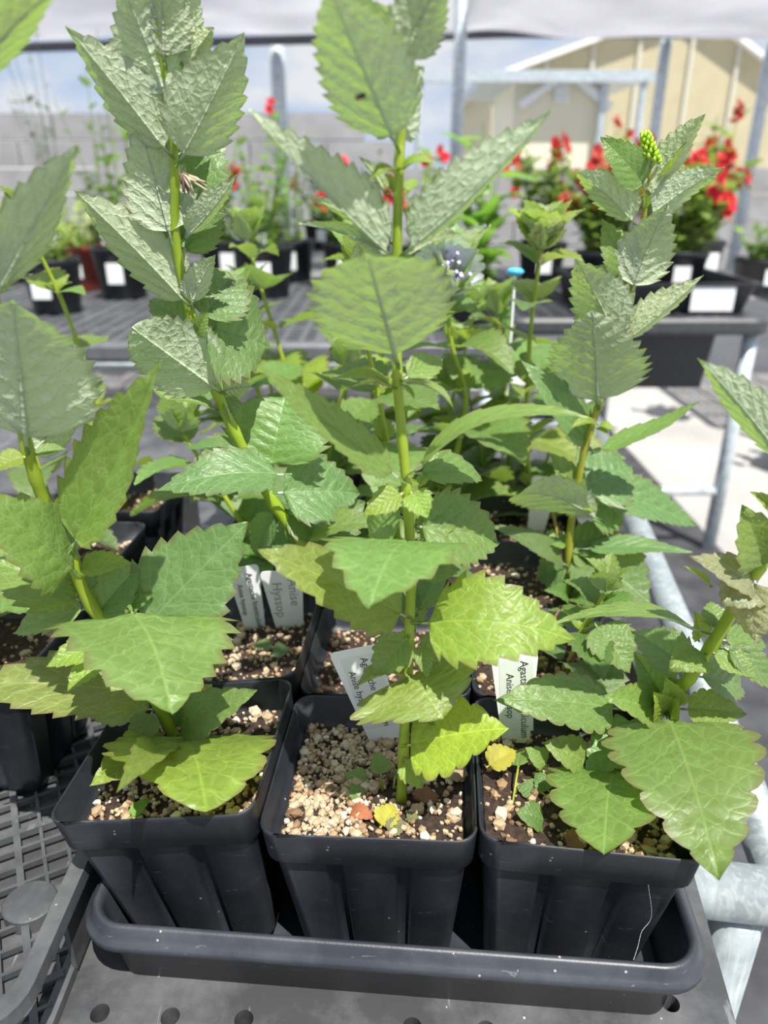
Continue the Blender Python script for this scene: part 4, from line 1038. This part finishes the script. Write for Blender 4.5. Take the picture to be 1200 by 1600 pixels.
for k in range(-26, 27):                              # diagonal lattice, clipped to the flat
    for sgn in (0, 1):
        d = Vector((math.cos(R(28)), math.sin(R(28)), 0)) if sgn == 0 else Vector((-math.sin(R(28)), math.cos(R(28)), 0))
        n = Vector((-d.y, d.x, 0)); c = n * k * .0125
        ts = []
        for ax, lim in ((0, hx - .010), (1, hy - .010)):
            if abs(d[ax]) > 1e-6: ts.append(sorted(((-lim - c[ax]) / d[ax], (lim - c[ax]) / d[ax])))
        t0, t1 = max(t[0] for t in ts), min(t[1] for t in ts)
        if t1 - t0 > .01:
            w_ = thick if k % 4 == 0 else thin
            z_ = .0048 if sgn == 0 else .0044
            mb.bar(c + d * t0 + Vector((0, 0, z_)), c + d * t1 + Vector((0, 0, z_)), w_, .0022 if k % 4 == 0 else .0017)
mb.build('mesh_floor', M_mesh, flat)
oc = on(48, 1414, .006) - fo
pl = MB().lathe([(0, .0), (.0135, .0), (.0135, .0085), (.0128, .0092), (0, .0092)], 28, (0, 0, 0)).build('round_gate_plate', M_mesh, flat, (oc.x, oc.y, 0)); pl.scale = (1.0, .92, 1)

# ------------------------------------------------------------------ pots standing in the mesh flat
def round_pot_mesh(name, r, h, mat, rim=.006, hrim=.022):
    rb = r * .78
    prof = [(0.0, .0), (rb, .0), (rb + .001, .002), (r * .965, h - hrim), (r * .965 + rim * .6, h - hrim + .001), (r + rim * .4, h - .002), (r + rim * .3, h), (r - .001, h), (r * .96, h - hrim), (r * .94, h - hrim - .006), (r * .93, h - .03)]
    mb = MB().lathe(prof, 36); return mesh_from(name, mb.V, mb.F, mat, True)
def soil_disc(r, z, seed):
    V = [(0, 0, z)]; F = []; n = 28
    for q in (.5, 1):
        for k in range(n):
            a = 2 * math.pi * k / n; V.append((r * q * math.cos(a), r * q * math.sin(a), z + .004 * mnoise.noise(Vector((k * .7, q * 3, seed)))))
    for k in range(n):
        k2 = (k + 1) % n; F.append((0, 1 + k, 1 + k2)); F.append((1 + k, 1 + n + k, 1 + n + k2, 1 + k2))
    return mesh_from('soil', V, F, M_soil, True)
PSQ = POT_ME
def flat_pot(label, x, y, rz, seed, h, tints):
    root = thing('potted_herb', label, 'potted plant', (x, y, .004)); p = mobj('pot', POT_ME, root, rz=rz); p['label'] = 'square black plastic pot'
    s = add_soil(root, seed, 160, None, .45, False); s.rotation_euler.z = rz
    b = Vector((x, y, SOIL + .004)); register(POT_ME, Matrix.Translation((x, y, .004)) @ Matrix.Rotation(rz, 4, 'Z'), 'pot'); grow(root, [b, b + Vector((-.01, 0, h * .4)), b + Vector((-.025, .0, h * .75)), b + Vector((-.04, -.01, h))], .055, 5, seed, tints); return root
flat_pot('dark potted herb standing in the mesh flat behind the leaning herb', -.240, .376, R(-6), 61, .16, 'bgk')
flat_pot('potted herb in the mesh flat, second from the open corner', -.236, .490, R(-4), 63, .21, 'bgl')
flat_pot('potted herb at the far end of the mesh flat', -.230, .600, R(-3), 64, .24, 'lgf')
run_jobs()

# ------------------------------------------------------------------ benches behind the aisle
def far_bench(label, x0, x1, y0, y1, z, cell=.045, legs=None, mat=None):
    cx, cy = (x0 + x1) / 2, (y0 + y1) / 2; o = thing('mesh_bench', label, 'bench', (cx, cy, GZ)); h = z - GZ; hx, hy = (x1 - x0) / 2, (y1 - y0) / 2
    rings = [up(rrect(hx - a, hy - a, .05, 5), h + b) for a, b in ((.004, -.045), (0, -.035), (0, -.008), (.008, 0), (.045, 0), (.047, -.02), (.047, -.045), (.004, -.045))]
    m = mat or M_far_bench
    loft(rings, False, False).build('bench_edge', m, o, smooth=False)
    mb = MB(); n = int(2 * hx / cell)
    for k in range(1, n): mb.box((-hx + 2 * hx * k / n, 0, h - .012), (.0065 if k % 5 else .014, hy - .04, .010))
    n = int(2 * hy / cell)
    for k in range(1, n): mb.box((0, -hy + 2 * hy * k / n, h - .0125), (hx - .04, .0065 if k % 5 else .014, .010))
    mb.build('mesh_top', m, o)
    for sx in (-1, 1):
        for sy in (-1, 1):
            MB().tube([(sx * (hx - .04), sy * (hy - .05), 0), (sx * (hx - .04), sy * (hy - .05), h - .045)], .021, 12).build('leg', M_galv_far, o, smooth=True)
    MB().tube([(-hx + .04, -hy + .05, h * .28), (hx - .04, -hy + .05, h * .28)], .014, 10).build('stretcher', M_galv_far, o, smooth=True)
    return o
far_bench('grey mesh-topped bench across the aisle carrying black and terracotta pots', -1.75, .30, 1.75, 3.15, 0)
far_bench('dark mesh-topped bench carrying the red-flowering plants', .34, 1.10, 2.10, 3.5, 0, mat=plain('dark far bench plastic', (.045, .047, .055), .42))
far_bench('long mesh bench farther back with wispy seedlings', -3.2, .2, 3.9, 4.9, 0)
far_bench('small mesh bench beside the concrete path with dark bedding pots', 1.75, 2.9, 3.2, 4.4, -.1)
# black crate hanging under the flowering bench
cr_ = thing('black_crate', 'black plastic crate slung under the flowering bench', 'crate', (.83, 2.28, -.215))
loft([up(rrect(.13, .10, .02), 0), up(rrect(.145, .115, .02), .17), up(rrect(.155, .125, .02), .17), up(rrect(.155, .125, .02), .175), up(rrect(.14, .11, .02), .175), up(rrect(.125, .095, .02), .006)], True, True).build('crate_body', M_far_black, cr_)
# shallow black tray with a white price card on the flowering bench
ft = thing('pot_tray', 'shallow black tray under the red-flowering pots with a white card', 'tray', (.835, 2.42, .0))
loft([up(rrect(.225, .20, .02), 0), up(rrect(.245, .22, .02), .075), up(rrect(.255, .232, .02), .078), up(rrect(.255, .232, .02), .086), up(rrect(.240, .215, .02), .086), up(rrect(.222, .195, .02), .006)], True, True).build('tray_shell', M_far_black, ft)
MB().box((.115, -.226, .042), (.062, .002, .034)).build('card', M_white, ft)

# ------------------------------------------------------------------ potted bedding plants in the background
SLEAF = [leaf_mesh('leaf', 1, .45 + .12 * k, .08, 14, 5, .10, .5, True, 0, 0, .1, seed=200 + k, mat=M_leaf2, cols=[0, .5, 1.0]) for k in range(3)]
def blossom_mesh():
    mb = MB()
    for k in range(5):
        a = 2 * math.pi * k / 5; ca, sa = math.cos(a), math.sin(a); V = []
        for r, w_, z in ((.05, .06, 0), (.45, .33, .22), (.85, .36, .30), (1.0, .12, .22)):
            for s in (-1, 0, 1): V.append(Vector((ca * r - sa * w_ * s, sa * r + ca * w_ * s, z + (.08 if s else 0))))
        mb.add(V, [(i * 3 + j, i * 3 + j + 1, i * 3 + j + 4, i * 3 + j + 3) for i in range(3) for j in range(2)])
    return mesh_from('blossom', mb.V, mb.F, M_red, True)
BLOS = blossom_mesh()
POTS = {'k': M_far_black, 't': M_terra}
def bedding(name, label, base, r, h, mat, height, spread, nst, seed, leafsize, leafn, flowers=0, tint=(1, 1, 1), card=True, group=None, lean=(0, 0), thin=.003, dome=.5):
    rs = random.Random(seed); root = thing(name, label, 'potted plant', base, 0, group)
    mobj('pot', round_pot_mesh('pot', r, h, POTS[mat]), root); mobj('soil', soil_disc(r * .94, h - .028, seed), root)
    if card: MB().box((rs.uniform(-.2, .4) * r, -r * .97, h * .52), (.026, .0015, .032)).build('price_card', M_white, root)
    for k in range(nst):
        a = rs.uniform(0, 6.28); q = math.sqrt(rs.random()) * spread; hh = height * rs.uniform(.6, 1.0) * (1 - dome * (q / spread) ** 2)
        t = Vector((math.cos(a) * q + lean[0], math.sin(a) * q + lean[1], h + hh)); b = Vector((math.cos(a) * r * .4, math.sin(a) * r * .4, h - .03))
        pts = [b, b * .6 + t * .4 + Vector((0, 0, hh * .06)) - Vector((t.x - b.x, t.y - b.y, 0)) * .2, t]
        P = catmull(pts, 5); st = MB().tube(P, [thin * (1 - .06 * i) for i in range(len(P))], 5, False).build('stem', M_stem, root, smooth=True); st.color = (.6, .75, .9, 1)
        for m in range(leafn):
            u = (m + .5) / leafn * .95 + .05; p = P[int(u * (len(P) - 1))]; ang = rs.uniform(0, 6.28); d = Vector((math.cos(ang), math.sin(ang), rs.uniform(-.1, .9)))
            v = rs.uniform(.7, 1.3); o = lib_leaf(st, Vector((0, 0, 0)), p, d, leafsize * rs.uniform(.7, 1.25), tuple(c * v for c in tint), rs.randrange(3), lib=SLEAF)
        if k < flowers:
            nb = rs.randint(3, 6)
            for m in range(nb):
                c = t + Vector((rs.uniform(-.012, .012), rs.uniform(-.012, .012), -.012 * m + .01)); o = bpy.data.objects.new('blossom', BLOS); COL.objects.link(o); o.parent = st
                dz = Vector((rs.uniform(-1, 1), rs.uniform(-1.2, .3), rs.uniform(.2, 1))); o.matrix_local = Matrix.Translation(c) @ dz.to_track_quat('Z', 'Y').to_matrix().to_4x4() @ Matrix.Scale(rs.uniform(.015, .023), 4)
                v = rs.uniform(.75, 1.25); o.color = (v, v * rs.choice((.8, 1.2, 5)), v, 1)
    return root
G = 'red-flowering bedding plants on the bench'
def fp(px, Y, z=0): return Vector(((px - 600) / FPX * depth(Vector((0, Y, z + .2))), Y, z))
bedding('red_flowering_plant', 'red-flowering plant in a round black pot by the rounded bench corner', fp(1064, 2.44, .0065), .092, .15, 'k', .33, .155, 26, 1, .060, 12, 17, (1.05, 1.0, .8))
bedding('red_flowering_plant', 'red-flowering plant in a black pot, in the tray beside the corner pot', fp(947, 2.42, .0065), .088, .15, 'k', .30, .14, 24, 2, .058, 12, 13, (.95, .9, .8))
bedding('red_flowering_plant', 'red-flowering plant behind the tray, next to the grey post', fp(850, 2.9), .088, .15, 'k', .42, .20, 26, 3, .060, 13, 14, (.95, .85, .75))
bedding('red_flowering_plant', 'red-flowering plant at the back of the flowering bench', fp(960, 3.15), .088, .15, 'k', .46, .17, 26, 4, .060, 13, 15, (1, .9, .8))
bedding('red_flowering_plant', 'tall red-flowering plant at the back corner over the concrete path', fp(1100, 3.0), .088, .15, 'k', .48, .17, 26, 5, .062, 13, 16, (1, .95, .8))
bedding('red_flowering_plant', 'red-flowering plant at the end of the mesh bench behind the tall straight herb', fp(665, 2.7), .085, .15, 'k', .36, .15, 16, 6, .056, 11, 9, (.9, .95, .8))
bedding('red_flowering_plant', 'red-flowering plant trailing over its pot in the middle of the mesh bench', fp(540, 2.85), .085, .15, 'k', .28, .16, 16, 7, .056, 11, 8, (.9, .95, .8))
bedding('bedding_plant', 'green leafy plant in a black pot with a white card, near the bench front', fp(72, 2.24), .082, .15, 'k', .12, .12, 12, 8, .034, 8, 0, (1.3, 1.1, 1.4))
bedding('variegated_plant', 'cream variegated plant in a terracotta pot', fp(118, 2.75), .085, .15, 't', .16, .17, 22, 9, .034, 8, 0, (2.6, 1.9, 3.2))
bedding('variegated_plant', 'cream variegated plant spilling from a black pot', fp(20, 3.0), .10, .16, 'k', .17, .2, 22, 10, .034, 8, 0, (2.6, 1.9, 3.2))
bedding('wispy_plant', 'tall wispy plant with sparse leaves in a black pot on the mesh bench', fp(182, 2.55), .088, .16, 'k', .62, .13, 8, 11, .045, 8, 0, (.9, .95, .8), thin=.0025, dome=.15)
bedding('wispy_plant', 'branching leafy plant in a black pot with a hanging white card', fp(410, 2.58), .098, .16, 'k', .42, .14, 14, 12, .042, 8, 1, (.95, 1, .9), dome=.3)
bedding('wispy_plant', 'thin tall plant behind the branching one', fp(455, 3.02), .085, .15, 'k', .55, .12, 9, 13, .042, 8, 1, (.85, 1, .9), dome=.2)
bedding('wispy_plant', 'wispy plant with bare straw stems at the far bench corner', fp(95, 4.2), .085, .15, 'k', 1.0, .2, 7, 14, .05, 7, 0, (1.1, 1, 1.1), dome=.2)
bedding('bedding_plant', 'bright green leafy plant on the far mesh bench', fp(160, 4.3), .09, .15, 'k', .34, .16, 16, 15, .06, 8, 0, (1.2, 1.2, .8))
bedding('bedding_plant', 'rounded green plant in the middle of the far mesh bench', fp(318, 4.6), .10, .15, 'k', .36, .15, 18, 16, .06, 8, 1, (.9, 1, .9))
bedding('bedding_plant', 'green plant at the near end of the far mesh bench', fp(500, 4.6), .10, .15, 'k', .38, .15, 18, 17, .055, 8, 2, (.9, 1, .9))
bedding('wispy_plant', 'loose leafy plant behind the terracotta pot on the mesh bench', fp(235, 2.95), .088, .15, 'k', .48, .16, 12, 22, .05, 9, 0, (1, 1.05, .8), dome=.3)
bedding('wispy_plant', 'open airy plant at the back edge of the mesh bench, no flowers', fp(345, 3.0), .088, .15, 'k', .44, .16, 13, 23, .046, 9, 0, (.95, 1.05, .9), dome=.3)
bedding('bedding_plant', 'pale green plant on the far bench behind the red trailing plant', fp(585, 4.3), .10, .15, 'k', .42, .15, 18, 24, .055, 9, 0, (1, 1, .9))
bedding('bedding_plant', 'yellowish green plant on the far bench beside the rounded one', fp(412, 4.15), .10, .15, 'k', .30, .14, 16, 25, .055, 9, 0, (1.4, 1.2, .6))
bedding('bedding_plant', 'large bright green leafy plant between the two benches', fp(760, 1.95, 0) if False else Vector((.22, 1.95, 0)), .075, .13, 'k', .36, .10, 9, 18, .085, 7, 0, (1.0, 1.15, .7), card=False)
bedding('bedding_plant', 'dark bedding plant with pale leaves beside the concrete path', fp(1190, 3.4, -.1), .10, .15, 'k', .2, .16, 16, 19, .05, 8, 0, (1, 1, 1.2))
bedding('bedding_plant', 'green bedding plant on the ground beyond the flowering bench', Vector((1.75, 2.85, GZ)), .13, .22, 'k', .26, .2, 16, 20, .06, 8, 0, (1, 1.05, .9))
bedding('bedding_plant', 'leafy plant trailing under the flowering bench', Vector((.75, 2.9, GZ)), .12, .2, 'k', .25, .2, 12, 21, .06, 7, 0, (.9, 1, .9), card=False)

# ------------------------------------------------------------------ shade house and buildings behind
def cloth_material():
    m, t, b = newmat('pale shade cloth'); tc = N(t, 'ShaderNodeTexCoord'); nz = N(t, 'ShaderNodeTexNoise', {'Vector': tc.outputs['Object'], 'Scale': 1.3, 'Detail': 5.0})
    c = ramp(t, nz.outputs['Fac'], [(.3, (.62, .62, .66)), (.7, (.80, .80, .84))]); t.links.new(c, b.inputs['Base Color']); b.inputs['Roughness'].default_value = .8
    tr = N(t, 'ShaderNodeBsdfTranslucent', {'Color': c}); mx = N(t, 'ShaderNodeMixShader', {0: .6, 1: b.outputs[0], 2: tr.outputs[0]}); t.links.new(mx.outputs[0], t.nodes['Material Output'].inputs['Surface']); return m
M_cloth = cloth_material(); M_cable = plain('dark cable', (.10, .10, .12), .6)
def cloth(label, x0, x1, y0, y1, z0, z1, sag, folds, seed):
    nx, ny = 60, 20; V = []; F = []
    for i in range(nx + 1):
        for j in range(ny + 1):
            u, v = i / nx, j / ny; x = x0 + (x1 - x0) * u; y = y0 + (y1 - y0) * v
            z = z0 + (z1 - z0) * v - sag * 4 * v * (1 - v) - sag * .5 * (4 * u * (1 - u)) * (.3 + .7 * (1 - v)) + folds * math.sin(u * 31 + seed + v * 2) * (.3 + v * (1 - v)) + .04 * mnoise.noise(Vector((u * 9, v * 5, seed)))
            V.append((x, y, z)); V_ = None
    for i in range(nx):
        for j in range(ny): a = i * (ny + 1) + j; F.append((a, a + ny + 1, a + ny + 2, a + 1))
    o = mobj('shade_cloth', mesh_from('shade_cloth', V, F, M_cloth, True)); md = o.modifiers.new('thickness', 'SOLIDIFY'); md.thickness = .004
    tag(o, label, 'shade cloth'); return V, ny
zc = at(600, 52, 7.0).z
V1, ny1 = cloth('pale shade cloth roof sagging over the benches, left of the grey post', -7.5, .30, 3.6, 7.0, zc + .35, zc + .02, .22, .03, 1)
V2, ny2 = cloth('pale shade cloth roof over the red-flowering plants', .52, 7.0, 3.6, 7.0, zc + .38, zc + .0, .2, .03, 4)
tag(MB().tube([(-8, 7.0, zc - .02), (-3, 7.0, zc - .10), (-1.4, 7, zc - .06), (0, 7, zc - .03), (1, 7, zc), (8, 7, zc)], .035, 8).build('roof_cable', M_cable, smooth=True), 'dark cable carrying the far edge of the shade cloth', 'cable')
def post(label, px, Y, r, top, base=GZ):
    x = at(px, 150, Y).x; o = thing('shade_post', label, 'post', (x, Y, base))
    MB().tube([(0, 0, 0), (0, 0, top - base)], r, 14).build('post_tube', M_galv_far, o, smooth=True); MB().box((0, 0, .006), (r * 2, r * 2, .006)).build('base_plate', M_galv_far, o); return o
post('thick grey steel post behind the tall straight herb', 716, 4.6, .034, 2.2)
post('slim steel post in front of the cream gable', 1030, 7.09, .045, zc)
post('dark steel post behind the branching plant', 436, 7.12, .06, zc - .05)
post('steel post at the edge of the concrete path', 1192, 7.09, .05, zc)
# gabled greenhouse
GY = 16.0
gx, gz = at(1078, 12, GY).x, at(1078, 12, GY).z
ex, ez = at(770, 122, GY).x, at(770, 122, GY).z
half = gx - ex
gh = thing('greenhouse', 'cream gable-ended greenhouse with white ribs', 'greenhouse', (gx, GY + 3, GZ))
M_rib = plain('pale rib', (.58, .56, .48), .5, var=.05)
outl = [(-half, 0), (half * .56, 0), (half * .56, ez - GZ), (0, gz - GZ), (-half, ez - GZ)]
V = [Vector((x, -3, z)) for x, z in outl] + [Vector((x, 3, z)) for x, z in outl]
MB().add(V, [(0, 1, 2, 3, 4), (9, 8, 7, 6, 5), (0, 4, 9, 5), (1, 6, 7, 2)]).build('wall_cladding', M_cream, gh)
for s in (-1, 1):
    a = Vector(((half * .56 + .2) if s > 0 else -(half + .3), 0, ez - GZ - .08)); b = Vector((0, 0, gz - GZ + .04)); mid_ = (a + b) / 2; L_ = (b - a).length; ang = math.atan2(b.z - a.z, b.x - a.x)
    MB().box(mid_, (L_ / 2, 3.2, .04), M=Matrix.Rotation(-ang, 3, 'Y')).build('roof_panel', M_frame_w, gh)
for px in (850, 920, 990, 1070, 1142):
    x = at(px, 150, GY).x - gx; top = (gz - GZ) - abs(x) / (half * (.56 if x > 0 else 1)) * (gz - ez)
    MB().box((x, -3.03, top / 2), (.03, .03, top / 2)).build('rib', M_rib, gh)
# small cream shed with braces and a louvred vent
SY = 11.0
s0, s1 = at(800, 200, SY).x, at(945, 200, SY).x; st_z = at(800, 128, SY).z
sh = thing('shed', 'small cream shed with white diagonal braces and a louvred vent', 'shed', ((s0 + s1) / 2, SY + 1, GZ)); sw = (s1 - s0) / 2
MB().box((0, 0, (st_z - GZ) / 2), (sw, 1, (st_z - GZ) / 2)).build('wall_cladding', plain('pale cream cladding', (.74, .70, .54), .6, var=.05, scale=3), sh)
MB().box((0, 0, st_z - GZ + .05), (sw + .45, 1.3, .05)).build('flat_roof', M_galv_far, sh)
def scr(px, py, Y): p = at(px, py, Y); return p - Vector(((s0 + s1) / 2, SY + 1, GZ))
for a, b in (((812, 166), (872, 124)), ((902, 124), (955, 168))):
    MB().bar(scr(*a, SY - .05), scr(*b, SY - .05), .02, .05).build('brace', M_frame_w, sh)
for k in range(4): MB().bar(scr(866, 136 + k * 7, SY - .04), scr(889, 136 + k * 7, SY - .04), .03, .02).build('louvre_slat', M_frame_w, sh)
MB().tube([scr(945, 128, SY - .1), Vector((scr(945, 128, SY - .1).x, scr(945, 128, SY - .1).y, 0))], .05, 8).build('corner_post', M_galv_far, sh)
bz = at(700, 120, 9.0).z
bm2 = thing('overhead_beam', 'galvanised beam running in front of the cream greenhouse', 'beam', (at(700, 120, 9).x, 9, bz))
b1 = at(1022, 112, 9).x - at(640, 120, 9).x
MB().box((b1 / 2 - .4, 0, 0), (b1 / 2, .06, .05)).build('beam_tube', M_galv_far, bm2)
for x in (-.3, b1 - .5): MB().tube([(x, 0, -.05), (x, 0, GZ - bz)], .04, 8).build('beam_post', M_galv_far, bm2)
# low plastic tunnel and grey block wall on the left
tn = thing('plastic_tunnel', 'low white plastic growing tunnel beyond the benches', 'tunnel', (-6.2, 11, GZ))
n = 14; V = []; F = []
for k in range(n + 1):
    a = math.pi * k / n; V += [(-5, -1.2 * math.cos(a), 1.75 * math.sin(a) ** .8), (2.6, -1.2 * math.cos(a), 1.75 * math.sin(a) ** .8)]
for k in range(n): F.append((2 * k, 2 * k + 1, 2 * k + 3, 2 * k + 2))
F += [tuple(range(0, 2 * n + 2, 2)), tuple(range(2 * n + 1, 0, -2))]
MB().add(V, F).build('plastic_cover', plain('white plastic film', (.46, .46, .47), .5, var=.08, scale=2), tn, smooth=False)
for k in range(6):
    x = -4.6 + k * 1.4; MB().tube([(x, -1.21 * math.cos(math.pi * q / 12), 1.77 * math.sin(math.pi * q / 12) ** .8) for q in range(13)], .025, 6).build('hoop', M_galv_far, tn, smooth=True)
gw = thing('block_wall', 'long low grey block wall behind the far bench', 'wall', (0, 8.4, GZ))
M_block = plain('grey block', (.30, .30, .31), .8, var=.15, scale=4)
for r_ in range(7):
    for k in range(20 if r_ < 5 else 10):
        MB().box((-7.6 + .78 * k + (.39 if r_ % 2 else 0), 0, .125 + r_ * .25), (.382, .1, .118)).build('block', M_block, gw)
# hoop-house frame on the far left
hh_ = thing('hoop_house', 'blue-tinted hoop house frame at the far left behind the tunnel', 'hoop house', (-10.5, 17, GZ))
M_film = plain('pale blue film', (.42, .55, .72), .3, var=.1, scale=1.5)
V = []; F = []; n = 16
for k in range(n + 1):
    a = math.pi * k / n; V += [(-3.8 * math.cos(a), -3, 2.5 * math.sin(a) ** .7), (-3.8 * math.cos(a), 4, 2.5 * math.sin(a) ** .7)]
for k in range(n): F.append((2 * k, 2 * k + 2, 2 * k + 3, 2 * k + 1))
F += [tuple(range(0, 2 * n + 2, 2))]
MB().add(V, F).build('film_cover', M_film, hh_)
for x in (-2.6, -1.3, 0, 1.3, 2.6): MB().box((x, -3.04, 1.1), (.05, .04, 1.1)).build('end_stud', M_cable, hh_)
GROUPS = {'potted_herb': 'potted herbs on the bench', 'red_flowering_plant': G, 'plant_label': 'white plant labels in the pots', 'wispy_plant': 'wispy background plants',
          'bedding_plant': 'green bedding plants in the background', 'variegated_plant': 'cream variegated plants', 'mesh_bench': 'mesh benches behind the aisle', 'shade_post': 'steel posts of the shade house', 'shade_cloth': 'shade cloth panels'}
for o in bpy.data.objects:
    if o.parent is None and o.name.split('.')[0] in GROUPS: o['group'] = GROUPS[o.name.split('.')[0]]
print('objects', len(bpy.data.objects), 'tris', sum(len(o.data.loop_triangles) or sum(len(p.vertices) - 2 for p in o.data.polygons) for o in bpy.data.objects if o.type == 'MESH'))
